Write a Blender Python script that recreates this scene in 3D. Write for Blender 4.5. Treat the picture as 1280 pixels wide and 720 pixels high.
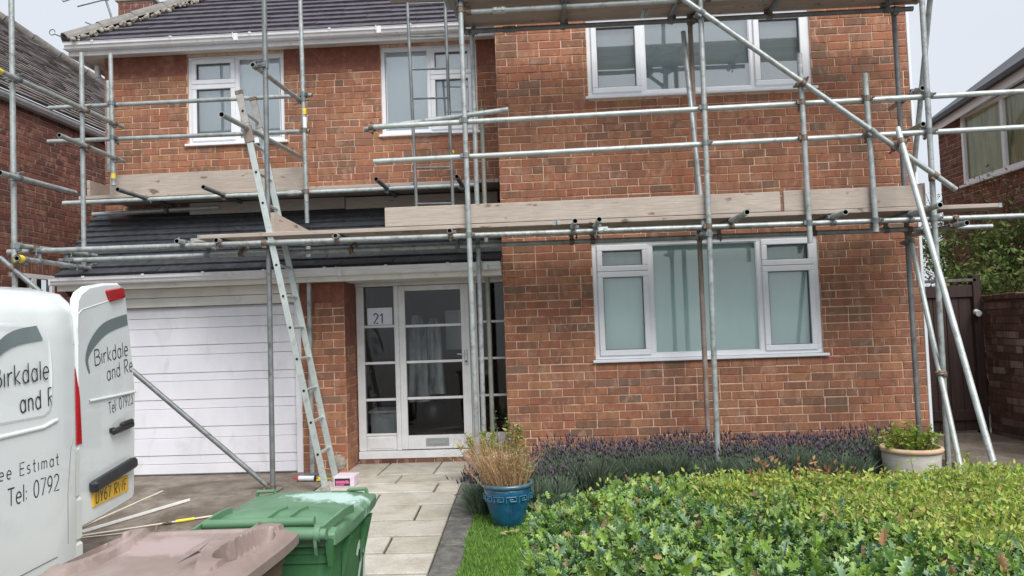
import bpy, math, random
import numpy as np
from mathutils import Vector, Matrix
random.seed(7)
S = bpy.context.scene
for o in list(bpy.data.objects):
    bpy.data.objects.remove(o)
COL = S.collection

# ------------------------------------------------------------------ camera
cam_d = bpy.data.cameras.new('camera')
cam = bpy.data.objects.new('camera', cam_d)
COL.objects.link(cam)
CAMP = Vector((0.43195, -7.93853, 1.44757))
R_ = Vector((0.998407, 0.044917, -0.034149))
U_ = Vector((0.036262, -0.047083, 0.998233))
W_ = Vector((-0.043230, 0.997881, 0.048636))
cam.matrix_world = Matrix(((R_.x, U_.x, -W_.x, CAMP.x), (R_.y, U_.y, -W_.y, CAMP.y), (R_.z, U_.z, -W_.z, CAMP.z), (0, 0, 0, 1)))
cam_d.sensor_width = 36
cam_d.lens = 27
cam_d.clip_start = .05
cam_d.clip_end = 500
S.camera = cam
S.render.resolution_x = 1024
S.render.resolution_y = 576

# ------------------------------------------------------------------ sky, sun, exposure
world = bpy.data.worlds.new('World')
S.world = world
world.use_nodes = True
nt = world.node_tree
nt.nodes.clear()
wo = nt.nodes.new('ShaderNodeOutputWorld')
bg = nt.nodes.new('ShaderNodeBackground')
sky = nt.nodes.new('ShaderNodeTexSky')
sky.sky_type = 'NISHITA'
sky.sun_disc = False
SUN_EL, SUN_ROT = math.radians(50), math.radians(152)
sky.sun_elevation = SUN_EL
sky.sun_rotation = SUN_ROT
sky.dust_density = 4
tc = nt.nodes.new('ShaderNodeTexCoord')
nz = nt.nodes.new('ShaderNodeTexNoise')
nz.inputs['Scale'].default_value = 1.6
nz.inputs['Detail'].default_value = 5
cr = nt.nodes.new('ShaderNodeValToRGB')
cr.color_ramp.elements[0].position = .3
cr.color_ramp.elements[0].color = (5.7, 6.2, 6.85, 1)
cr.color_ramp.elements[1].position = .75
cr.color_ramp.elements[1].color = (6.9, 7.2, 7.6, 1)
mx = nt.nodes.new('ShaderNodeMix')
mx.data_type = 'RGBA'
mx.inputs[0].default_value = .88
nt.links.new(tc.outputs['Generated'], nz.inputs['Vector'])
nt.links.new(nz.outputs['Fac'], cr.inputs['Fac'])
nt.links.new(sky.outputs['Color'], mx.inputs[6])
nt.links.new(cr.outputs['Color'], mx.inputs[7])
nt.links.new(mx.outputs[2], bg.inputs['Color'])
bg.inputs['Strength'].default_value = .10
nt.links.new(bg.outputs['Background'], wo.inputs['Surface'])

sun_d = bpy.data.lights.new('sun', 'SUN')
sun_d.energy = 3.1
sun_d.angle = math.radians(42)
sun_d.color = (1, .97, .93)
sun = bpy.data.objects.new('sun', sun_d)
COL.objects.link(sun)
sdir = Vector((math.sin(SUN_ROT) * math.cos(SUN_EL), math.cos(SUN_ROT) * math.cos(SUN_EL), math.sin(SUN_EL)))
sun.rotation_euler = sdir.to_track_quat('Z', 'Y').to_euler()
sun.location = (0, -5, 12)

S.view_settings.view_transform = 'Standard'
S.view_settings.look = 'None'
S.view_settings.exposure = 0.38
S.view_settings.gamma = 1

# ------------------------------------------------------------------ materials
def nodes(name):
    m = bpy.data.materials.new(name)
    m.use_nodes = True
    t = m.node_tree
    return m, t, t.nodes['Principled BSDF']

def N(t, kind, **kw):
    n = t.nodes.new(kind)
    for k, v in kw.items():
        setattr(n, k, v)
    return n

def noise(t, scale, detail=4, rough=.55, vec=None, dist=0):
    n = N(t, 'ShaderNodeTexNoise')
    n.inputs['Scale'].default_value = scale
    n.inputs['Detail'].default_value = detail
    n.inputs['Roughness'].default_value = rough
    n.inputs['Distortion'].default_value = dist
    if vec is not None:
        t.links.new(vec, n.inputs['Vector'])
    return n

def pos(t, sc=(1, 1, 1), obj=False):
    if obj:
        g = N(t, 'ShaderNodeTexCoord').outputs['Object']
    else:
        g = N(t, 'ShaderNodeNewGeometry').outputs['Position']
    mp = N(t, 'ShaderNodeMapping')
    mp.inputs['Scale'].default_value = sc
    t.links.new(g, mp.inputs['Vector'])
    return mp.outputs['Vector']

def ramp(t, fac, stops):
    r = N(t, 'ShaderNodeValToRGB')
    e = r.color_ramp.elements
    while len(e) > 1:
        e.remove(e[-1])
    e[0].position, e[0].color = stops[0][0], (*stops[0][1], 1)
    for p_, c_ in stops[1:]:
        x = e.new(p_)
        x.color = (*c_, 1)
    t.links.new(fac, r.inputs['Fac'])
    return r.outputs['Color']

def mix(t, fac, a, b, mode='MIX'):
    m = N(t, 'ShaderNodeMix', data_type='RGBA', blend_type=mode)
    for s_, v in ((m.inputs[0], fac), (m.inputs[6], a), (m.inputs[7], b)):
        if isinstance(v, (int, float)):
            s_.default_value = v
        elif isinstance(v, tuple):
            s_.default_value = (*v, 1)
        else:
            t.links.new(v, s_)
    return m.outputs[2]

def bump(t, p, h, strength=.3, dist=.01):
    b = N(t, 'ShaderNodeBump')
    b.inputs['Strength'].default_value = strength
    b.inputs['Distance'].default_value = dist
    t.links.new(h, b.inputs['Height'])
    t.links.new(b.outputs['Normal'], p.inputs['Normal'])

def pm(name, c1, c2=None, scale=8, rough=.6, metal=0, bs=.15, bd=.004, sc=(1, 1, 1), lo=.35, hi=.65, c3=None, scale3=2.0, f3=(.55, .7), spec=.5, coat=0, rv=.1):
    """two-tone noise surface with a third patchy tone for wear"""
    m, t, p = nodes(name)
    v = pos(t, sc)
    n = noise(t, scale, 6, .6, v)
    c = ramp(t, n.outputs['Fac'], [(lo, c1), (hi, c2 or tuple(min(1, x * 1.15) for x in c1))])
    if c3:
        n3 = noise(t, scale3, 5, .65, v, .5)
        f = ramp(t, n3.outputs['Fac'], [(f3[0], (0, 0, 0)), (f3[1], (1, 1, 1))])
        c = mix(t, f, c, c3)
    t.links.new(c, p.inputs['Base Color'])
    r = N(t, 'ShaderNodeMapRange')
    r.inputs['To Min'].default_value = max(.02, rough - rv)
    r.inputs['To Max'].default_value = min(1, rough + rv)
    t.links.new(n.outputs['Fac'], r.inputs['Value'])
    t.links.new(r.outputs['Result'], p.inputs['Roughness'])
    p.inputs['Metallic'].default_value = metal
    p.inputs['Specular IOR Level'].default_value = spec
    p.inputs['Coat Weight'].default_value = coat
    if bs:
        nb = noise(t, scale * 4, 5, .6, v)
        bump(t, p, nb.outputs['Fac'], bs, bd)
    return m

def island(t):
    """one random number per brick, leaf or tile, joined mesh or single object alike"""
    g = N(t, 'ShaderNodeNewGeometry')
    o = N(t, 'ShaderNodeObjectInfo')
    a = N(t, 'ShaderNodeMath', operation='ADD')
    t.links.new(g.outputs['Random Per Island'], a.inputs[0])
    t.links.new(o.outputs['Random'], a.inputs[1])
    f = N(t, 'ShaderNodeMath', operation='FRACT')
    t.links.new(a.outputs[0], f.inputs[0])
    return f.outputs[0]

def brick_mat(name, stops, dirt=(.13, .085, .06), dirt_f=(.58, .8), pale=(.50, .31, .22), rough=.85, streak=.75):
    m, t, p = nodes(name)
    v = pos(t)
    c = ramp(t, island(t), stops)
    # kiss marks and firing bands across each brick
    n0 = noise(t, 1.0, 3, .5, pos(t, (16, 16, 5)), .4)
    c = mix(t, ramp(t, n0.outputs['Fac'], [(.50, (0, 0, 0)), (.60, (streak,) * 3)]), c, mix(t, .5, c, dirt))
    n4 = noise(t, 1.0, 3, .5, pos(t, (11, 11, 6)), .8)
    c = mix(t, ramp(t, n4.outputs['Fac'], [(.56, (0, 0, 0)), (.66, (.5, .5, .5))]), c, pale)
    n1 = noise(t, 70, 6, .75, v)
    c = mix(t, ramp(t, n1.outputs['Fac'], [(.50, (0, 0, 0)), (.68, (.6, .6, .6))]), c, dirt)
    n2 = noise(t, 26, 6, .75, v, .6)
    c = mix(t, ramp(t, n2.outputs['Fac'], [(.60, (0, 0, 0)), (.72, (.55, .55, .55))]), c, pale)
    n3 = noise(t, 1.0, 5, .6, v)
    c = mix(t, ramp(t, n3.outputs['Fac'], [(dirt_f[0] - .16, (0, 0, 0)), (dirt_f[1], (.6, .6, .6))]), c, dirt)
    t.links.new(c, p.inputs['Base Color'])
    p.inputs['Roughness'].default_value = rough
    p.inputs['Specular IOR Level'].default_value = .25
    bump(t, p, noise(t, 130, 5, .75, v).outputs['Fac'], .7, .005)
    return m

def leaf_mat(name, stops, rough=.45, trans=.25, spec=.5):
    m, t, p = nodes(name)
    c = ramp(t, island(t), stops)
    n = noise(t, 3.0, 3, .5, pos(t))
    c = mix(t, n.outputs['Fac'], c, mix(t, .5, c, (.02, .03, .01), 'MIX'))
    t.links.new(c, p.inputs['Base Color'])
    p.inputs['Roughness'].default_value = rough
    p.inputs['Specular IOR Level'].default_value = spec
    tr = N(t, 'ShaderNodeBsdfTranslucent')
    t.links.new(c, tr.inputs['Color'])
    ms = N(t, 'ShaderNodeMixShader')
    ms.inputs[0].default_value = trans
    t.links.new(p.outputs[0], ms.inputs[1])
    t.links.new(tr.outputs[0], ms.inputs[2])
    t.links.new(ms.outputs[0], t.nodes['Material Output'].inputs['Surface'])
    return m

def glass_mat(name, tint=(.94, .98, .98), refl=.12):
    m, t, p = nodes(name)
    t.nodes.remove(p)
    tr = N(t, 'ShaderNodeBsdfTransparent')
    tr.inputs['Color'].default_value = (*tint, 1)
    gl = N(t, 'ShaderNodeBsdfGlossy')
    gl.inputs['Roughness'].default_value = .015
    fr = N(t, 'ShaderNodeFresnel')
    fr.inputs['IOR'].default_value = 1.5
    v = pos(t, (.8, .8, .8))
    nb = noise(t, 1.1, 2, .5, v)
    b = N(t, 'ShaderNodeBump')
    b.inputs['Strength'].default_value = .12
    b.inputs['Distance'].default_value = .02
    t.links.new(nb.outputs['Fac'], b.inputs['Height'])
    t.links.new(b.outputs['Normal'], gl.inputs['Normal'])
    ad = N(t, 'ShaderNodeMath', operation='ADD')
    ad.inputs[1].default_value = refl
    t.links.new(fr.outputs[0], ad.inputs[0])
    ms = N(t, 'ShaderNodeMixShader')
    t.links.new(ad.outputs[0], ms.inputs[0])
    t.links.new(tr.outputs[0], ms.inputs[1])
    t.links.new(gl.outputs[0], ms.inputs[2])
    t.links.new(ms.outputs[0], t.nodes['Material Output'].inputs['Surface'])
    return m

RED = [(0, (.22, .122, .078)), (.10, (.29, .135, .083)), (.28, (.36, .142, .082)), (.45, (.385, .160, .092)), (.60, (.415, .185, .103)), (.74, (.375, .170, .108)), (.84, (.435, .210, .108)), (.91, (.36, .122, .074)), (.96, (.31, .165, .112)), (1, (.21, .138, .100))]
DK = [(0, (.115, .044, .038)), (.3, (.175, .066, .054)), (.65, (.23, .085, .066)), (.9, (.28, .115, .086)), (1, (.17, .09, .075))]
M = {}
M['brick'] = brick_mat('red_brick', RED)
M['brick_dark'] = brick_mat('dark_red_brick', DK)
M['brick_garden'] = brick_mat('weathered_garden_brick', [(0, (.09, .055, .045)), (.4, (.15, .08, .062)), (.75, (.20, .12, .095)), (.93, (.30, .22, .19)), (1, (.42, .38, .35))], dirt=(.06, .05, .04), dirt_f=(.45, .7), pale=(.35, .31, .29))
M['mortar'] = pm('pale_buff_mortar', (.56, .36, .255), (.72, .52, .40), 30, .9, bs=.6, bd=.003, c3=(.40, .19, .115), scale3=4.5, f3=(.50, .62))
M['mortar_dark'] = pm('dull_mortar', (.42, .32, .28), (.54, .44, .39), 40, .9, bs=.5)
M['mortar_garden'] = pm('mossy_mortar', (.07, .055, .045), (.14, .11, .095), 30, .95, bs=.5)
M['render_smear'] = pm('red_wash_mortar', (.17, .062, .042), (.25, .095, .062), 14, .9, bs=.3, c3=(.32, .16, .11), scale3=6)
M['upvc'] = pm('white_upvc', (.74, .76, .80), (.79, .81, .84), 3, .32, bs=0, c3=(.66, .67, .69), scale3=3, f3=(.55, .9))
M['old_white'] = pm('aged_white_paint', (.62, .60, .55), (.72, .70, .65), 4, .5, bs=.1, c3=(.42, .38, .33), scale3=7, f3=(.6, .85))
M['door_white'] = pm('white_painted_timber', (.66, .67, .68), (.76, .77, .78), 5, .42, bs=.08, c3=(.5, .48, .45), scale3=9, f3=(.63, .85))
M['garage'] = pm('white_garage_paint', (.72, .72, .77), (.80, .80, .85), 2.5, .45, bs=.08, c3=(.55, .54, .55), scale3=3.5, f3=(.55, .85), sc=(1, 1, .5))
M['gutter'] = pm('white_gutter_plastic', (.66, .66, .68), (.76, .76, .78), 5, .35, bs=.03, c3=(.38, .37, .35), scale3=10, f3=(.6, .8))
M['seal'] = pm('grey_seal', (.10, .10, .10), (.16, .16, .16), 20, .7, bs=0)
M['slate'] = pm('dark_slate_tile', (.026, .028, .034), (.052, .055, .063), 16, .5, bs=.3, c3=(.10, .10, .105), scale3=9, f3=(.58, .8))
M['tile'] = pm('plum_concrete_tile', (.060, .055, .070), (.105, .095, .115), 12, .7, bs=.3, c3=(.20, .185, .20), scale3=20, f3=(.6, .8))
M['tile_brown'] = pm('weathered_brown_tile', (.10, .085, .08), (.17, .15, .14), 6, .85, bs=.4, c3=(.26, .25, .23), scale3=2.2, f3=(.5, .75))
M['hip'] = pm('grey_hip_tile', (.16, .155, .145), (.24, .23, .215), 10, .8, bs=.3)
M['bedding'] = pm('crumbly_bedding_mortar', (.24, .21, .17), (.42, .38, .32), 35, .95, bs=.8, bd=.01)
M['galv'] = pm('galvanised_tube', (.31, .345, .345), (.43, .465, .46), 12, .45, metal=.35, bs=.08, c3=(.20, .20, .185), scale3=14, f3=(.50, .70))
M['galv_pale'] = pm('pale_galvanised_tube', (.40, .445, .435), (.52, .56, .55), 12, .45, metal=.3, bs=.08, c3=(.27, .26, .235), scale3=14, f3=(.54, .74))
M['galv_dark'] = pm('dull_dark_galvanised_tube', (.15, .165, .17), (.24, .255, .26), 9, .5, metal=.35, bs=.06, c3=(.10, .10, .10), scale3=12)
M['galv_olive'] = pm('dull_olive_tube', (.24, .25, .21), (.33, .34, .29), 9, .5, metal=.3, bs=.06)
M['galv_rust'] = pm('rusty_brown_tube', (.20, .15, .125), (.31, .25, .215), 9, .65, metal=.2, bs=.15, c3=(.45, .42, .38), scale3=22, f3=(.62, .7))
M['bore'] = pm('tube_bore', (.008, .008, .008), (.015, .015, .015), 9, .9, bs=0)
M['coupler'] = pm('rusty_coupler_steel', (.13, .095, .07), (.25, .20, .16), 40, .6, metal=.5, bs=.3)
M['alu'] = pm('dull_aluminium', (.47, .53, .51), (.58, .63, .61), 8, .42, metal=.45, bs=.05, c3=(.36, .38, .36), scale3=16)
M['alu_dirty'] = pm('dirty_aluminium', (.30, .285, .265), (.43, .41, .385), 18, .6, metal=.3, bs=.2)
M['yellow'] = pm('yellow_tape', (.72, .56, .03), (.8, .66, .06), 10, .5, bs=0)
M['white_clip'] = pm('white_tag', (.7, .74, .78), None, 10, .5, bs=0)
M['concrete'] = pm('stained_drive_concrete', (.17, .14, .115), (.27, .23, .19), 9, .9, bs=.9, bd=.008, c3=(.115, .09, .068), scale3=1.6, f3=(.45, .62))
M['slab'] = None
M['joint'] = pm('mossy_joint', (.035, .03, .02), (.075, .07, .045), 25, .95, bs=.5)
M['edging'] = pm('dark_edging_stone', (.075, .072, .066), (.15, .145, .135), 14, .9, bs=.7, bd=.008, c3=(.20, .18, .15), scale3=11)
M['soil'] = pm('damp_soil', (.035, .026, .018), (.085, .065, .045), 25, .95, bs=1, bd=.02)
M['road'] = pm('grey_ground', (.13, .125, .115), (.18, .17, .16), 6, .9, bs=.4)
M['van'] = pm('white_van_paint', (.74, .79, .805), (.78, .83, .845), .8, .22, bs=0, coat=.6, rv=.04, c3=(.62, .65, .655), scale3=2.5, f3=(.5, 1))
M['van_plastic'] = pm('cream_bumper_plastic', (.58, .61, .59), (.65, .68, .66), 2, .4, bs=.03)
M['black'] = pm('black_plastic', (.012, .014, .018), (.022, .025, .03), 12, .4, bs=.1)
M['print'] = pm('dark_vinyl_lettering', (.016, .024, .034), (.022, .03, .04), 5, .4, bs=0)
M['swoosh'] = pm('grey_vinyl', (.15, .19, .20), (.17, .21, .22), 5, .45, bs=0)
M['lamp_red'] = pm('red_lamp_lens', (.38, .008, .012), (.46, .012, .02), 4, .15, bs=0, coat=.5)
M['plate'] = pm('yellow_number_plate', (.80, .47, .02), (.85, .52, .03), 4, .35, bs=0)
M['rubber'] = pm('tyre_rubber', (.015, .015, .015), (.03, .03, .03), 12, .8)
M['green_bin'] = pm('green_bin_plastic', (.045, .155, .062), (.065, .20, .085), 5, .42, bs=.1, c3=(.13, .29, .17), scale3=7, f3=(.6, .9))
M['green_lid'] = pm('pale_green_lid_plastic', (.095, .205, .115), (.13, .25, .15), 5, .42, bs=.1, c3=(.20, .36, .24), scale3=7, f3=(.6, .9))
M['brown_bin'] = pm('faded_brown_bin_plastic', (.235, .175, .155), (.31, .24, .218), 4, .5, bs=.1, c3=(.38, .32, .30), scale3=3, f3=(.5, .8))
M['brown_bin_body'] = pm('brown_bin_body_plastic', (.15, .085, .06), (.20, .12, .09), 4, .5, bs=.1)
M['chalk'] = pm('pale_water_stain', (.42, .58, .55), (.62, .75, .74), 30, .3, bs=.1)
M['white_brush'] = pm('white_brushed_paint', (.62, .72, .68), (.75, .82, .78), 30, .5, bs=.2)
M['blue_glaze'] = pm('blue_glaze', (.006, .060, .135), (.015, .12, .22), 9, .16, bs=.1, coat=.6, c3=(.05, .22, .30), scale3=18, f3=(.6, .85))
M['blue_rim'] = pm('blue_rim_glaze', (.09, .16, .19), (.03, .10, .16), 20, .25, bs=.1, coat=.4)
M['key_glaze'] = pm('pale_blue_key_glaze', (.02, .12, .21), (.05, .18, .27), 20, .25, bs=.1, coat=.4)
M['terracotta'] = pm('pale_terracotta', (.55, .36, .27), (.64, .45, .36), 9, .8, bs=.2)
M['cream_pot'] = pm('white_washed_pot', (.50, .48, .42), (.66, .64, .58), 9, .8, bs=.3, sc=(1, 1, 5), c3=(.36, .38, .22), scale3=3, f3=(.55, .8))
M['cream_rim'] = pm('buff_pot_rim', (.52, .36, .22), (.62, .46, .31), 14, .7, bs=.2)
M['wood_dark'] = pm('dark_stained_timber', (.022, .012, .010), (.042, .022, .018), 18, .75, bs=.4, sc=(1, 1, .08), c3=(.02, .012, .01), scale3=2)
M['cardboard'] = pm('white_pink_carton', (.62, .52, .60), (.72, .62, .70), 20, .6, bs=.1)
M['pink'] = pm('pink_print', (.72, .10, .30), (.8, .2, .4), 30, .6, bs=0)
M['red_plastic'] = pm('red_plastic', (.5, .02, .06), (.6, .04, .08), 10, .4, bs=0)
M['paper'] = pm('white_paper', (.70, .74, .84), (.74, .78, .87), 3, .6, bs=0)
M['white_bead'] = pm('white_plastic_strip', (.80, .80, .78), (.88, .88, .86), 14, .5, bs=.1)
M['cream_stick'] = pm('cream_trim', (.60, .54, .44), (.72, .66, .56), 9, .6, bs=.1)
M['chrome'] = pm('brushed_metal', (.5, .5, .5), (.6, .6, .6), 9, .3, metal=.8, bs=0)
M['letter_metal'] = pm('grey_letter_plate', (.36, .38, .38), (.44, .46, .46), 9, .4, metal=.5, bs=.05)
M['curtain_g'] = pm('sea_green_blind', (.66, .83, .79), (.70, .87, .83), .8, .8, bs=0, sc=(1, 1, .25))
M['curtain_b'] = pm('pale_blue_blind', (.76, .90, .93), (.80, .92, .95), .8, .8, bs=0, sc=(1, 1, .25))
M['curtain_w'] = pm('pale_bedroom_blind', (.78, .90, .94), (.84, .93, .96), .8, .8, bs=0, sc=(2, 2, .25))
M['curtain_n'] = pm('reflection_tinted_net', (.50, .72, .50), (.82, .95, .80), 3.2, .8, bs=.3, sc=(1, 2.5, .4), c3=(.26, .40, .24), scale3=2.5)  # green mottling painted in for the trees mirrored in the pane
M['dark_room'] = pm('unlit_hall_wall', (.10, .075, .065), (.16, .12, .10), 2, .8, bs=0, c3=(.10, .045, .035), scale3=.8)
M['hall_floor'] = pm('grey_hall_tile', (.20, .21, .21), (.27, .28, .28), 3, .4, bs=0)
M['hall_tile_dark'] = pm('dark_hall_tile', (.07, .07, .075), (.1, .1, .1), 3, .4, bs=0)
M['coat'] = pm('grey_coat_cloth', (.10, .105, .11), (.50, .51, .52), 3, .7, bs=.2, sc=(3, 1, .5))
M['hall_white'] = pm('white_hall_unit', (.50, .51, .52), (.6, .61, .62), 3, .5, bs=0)
M['glass'] = glass_mat('window_glass')
def clear_mat():
    m, t, p = nodes('clear_glass_back')
    t.nodes.remove(p)
    tr = N(t, 'ShaderNodeBsdfTransparent')
    t.links.new(tr.outputs[0], t.nodes['Material Output'].inputs['Surface'])
    return m
M['clear'] = clear_mat()
M['glass_bright'] = glass_mat('upper_window_glass', (.97, .99, .99), .30)
M['glass_dark'] = glass_mat('dark_door_glass', (.88, .92, .92), .02)
M['glass_net'] = glass_mat('neighbour_window_glass', (.97, .99, .97), -.02)
M['stem'] = pm('woody_stem', (.07, .045, .03), (.12, .085, .06), 20, .9)
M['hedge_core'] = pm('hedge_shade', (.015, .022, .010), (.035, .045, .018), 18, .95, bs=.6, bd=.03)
M['holly'] = leaf_mat('holly_leaf', [(0, (.035, .11, .035)), (.18, (.08, .20, .04)), (.38, (.17, .34, .05)), (.62, (.31, .50, .07)), (.68, (.07, .18, .10)), (.79, (.15, .29, .17)), (.86, (.26, .42, .25)), (.95, (.40, .58, .11)), (.972, (.50, .25, .14)), (1, (.55, .40, .27))], .32, .22)
def add_margin(m):
    t = m.node_tree
    at = N(t, 'ShaderNodeAttribute', attribute_name='margin')
    f = ramp(t, at.outputs['Fac'], [(.70, (0, 0, 0)), (1, (.85, .85, .85))])
    for nd in ('Principled BSDF',):
        p = t.nodes[nd]
        src = p.inputs['Base Color'].links[0].from_socket
        t.links.new(mix(t, f, src, (.50, .64, .24)), p.inputs['Base Color'])
add_margin(M['holly'])
M['golden'] = leaf_mat('golden_leaf', [(0, (.20, .34, .05)), (.25, (.38, .54, .08)), (.6, (.58, .70, .12)), (.84, (.74, .76, .24)), (.93, (.46, .56, .16)), (.97, (.58, .30, .14)), (1, (.66, .46, .32))], .5, .35)
M['fresh'] = leaf_mat('fresh_green_leaf', [(0, (.15, .28, .04)), (.5, (.32, .48, .06)), (.85, (.52, .60, .10)), (1, (.6, .5, .15))], .5, .3)
M['lav_leaf'] = leaf_mat('lavender_foliage', [(0, (.10, .15, .10)), (.5, (.18, .245, .175)), (1, (.28, .34, .25))], .8, .15, .2)
M['lav_flower'] = leaf_mat('lavender_flower', [(0, (.06, .045, .075)), (.5, (.105, .08, .13)), (.85, (.16, .125, .175)), (1, (.18, .14, .13))], .8, .1, .2)
M['dry'] = leaf_mat('dried_stalk', [(0, (.38, .21, .11)), (.5, (.58, .37, .19)), (1, (.72, .54, .33))], .8, .2, .2)
M['shrub'] = leaf_mat('climber_leaf', [(0, (.09, .17, .035)), (.5, (.20, .33, .08)), (.85, (.36, .46, .15)), (1, (.40, .30, .15))], .55, .3)
M['shrub_dry'] = leaf_mat('dry_climber_leaf', [(0, (.18, .14, .07)), (.6, (.30, .26, .13)), (1, (.26, .34, .14))], .7, .2)
M['far_shrub'] = leaf_mat('pinkish_shrub_leaf', [(0, (.10, .13, .06)), (.5, (.20, .15, .13)), (1, (.34, .28, .27))], .7, .2)
M['grass'] = leaf_mat('grass_blade', [(0, (.12, .28, .03)), (.5, (.22, .46, .06)), (.9, (.32, .56, .09)), (1, (.50, .50, .2))], .6, .3)
M['lawn_base'] = pm('lawn_soil', (.04, .09, .015), (.07, .14, .03), 30, .95, bs=.6, bd=.01)
M['dead_leaf'] = leaf_mat('dead_leaf', [(0, (.5, .34, .22)), (1, (.62, .45, .32))], .7, .2)

def slab_mat():
    m, t, p = nodes('buff_paving_slab')
    v = pos(t)
    c = ramp(t, island(t), [(0, (.39, .365, .31)), (.4, (.47, .44, .38)), (.7, (.51, .485, .43)), (1, (.42, .395, .345))])
    c = mix(t, ramp(t, noise(t, 4, 6, .65, v, .4).outputs['Fac'], [(.42, (0, 0, 0)), (.72, (.7, .7, .7))]), c, (.24, .205, .15))
    c = mix(t, ramp(t, noise(t, 45, 4, .7, v).outputs['Fac'], [(.56, (0, 0, 0)), (.7, (.6, .6, .6))]), c, (.17, .15, .12))
    t.links.new(c, p.inputs['Base Color'])
    p.inputs['Roughness'].default_value = .8
    bump(t, p, noise(t, 60, 5, .7, v).outputs['Fac'], .4, .005)
    return m
M['slab'] = slab_mat()

def board_mat(name, c1, c2):
    m, t, p = nodes(name)
    n = noise(t, 7, 7, .65, pos(t, (.7, 9, 12)), .5)
    c = ramp(t, n.outputs['Fac'], [(.3, c1), (.68, c2)])
    isl = island(t)
    c = mix(t, ramp(t, isl, [(0, (0, 0, 0)), (1, (.35, .35, .35))]), c, tuple(x * .72 for x in c1))
    k = noise(t, 6.5, 2, .5, pos(t, (1, 1, 2.2)))
    c = mix(t, ramp(t, k.outputs['Fac'], [(.66, (0, 0, 0)), (.72, (.8, .8, .8))]), c, (.13, .08, .05))
    s2 = noise(t, 1.7, 5, .6, pos(t))
    c = mix(t, ramp(t, s2.outputs['Fac'], [(.45, (0, 0, 0)), (.75, (.5, .5, .5))]), c, (.27, .225, .19))
    t.links.new(c, p.inputs['Base Color'])
    p.inputs['Roughness'].default_value = .85
    p.inputs['Specular IOR Level'].default_value = .2
    bump(t, p, n.outputs['Fac'], .4, .006)
    return m
M['board'] = board_mat('weathered_scaffold_board', (.36, .30, .255), (.52, .455, .40))

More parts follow.
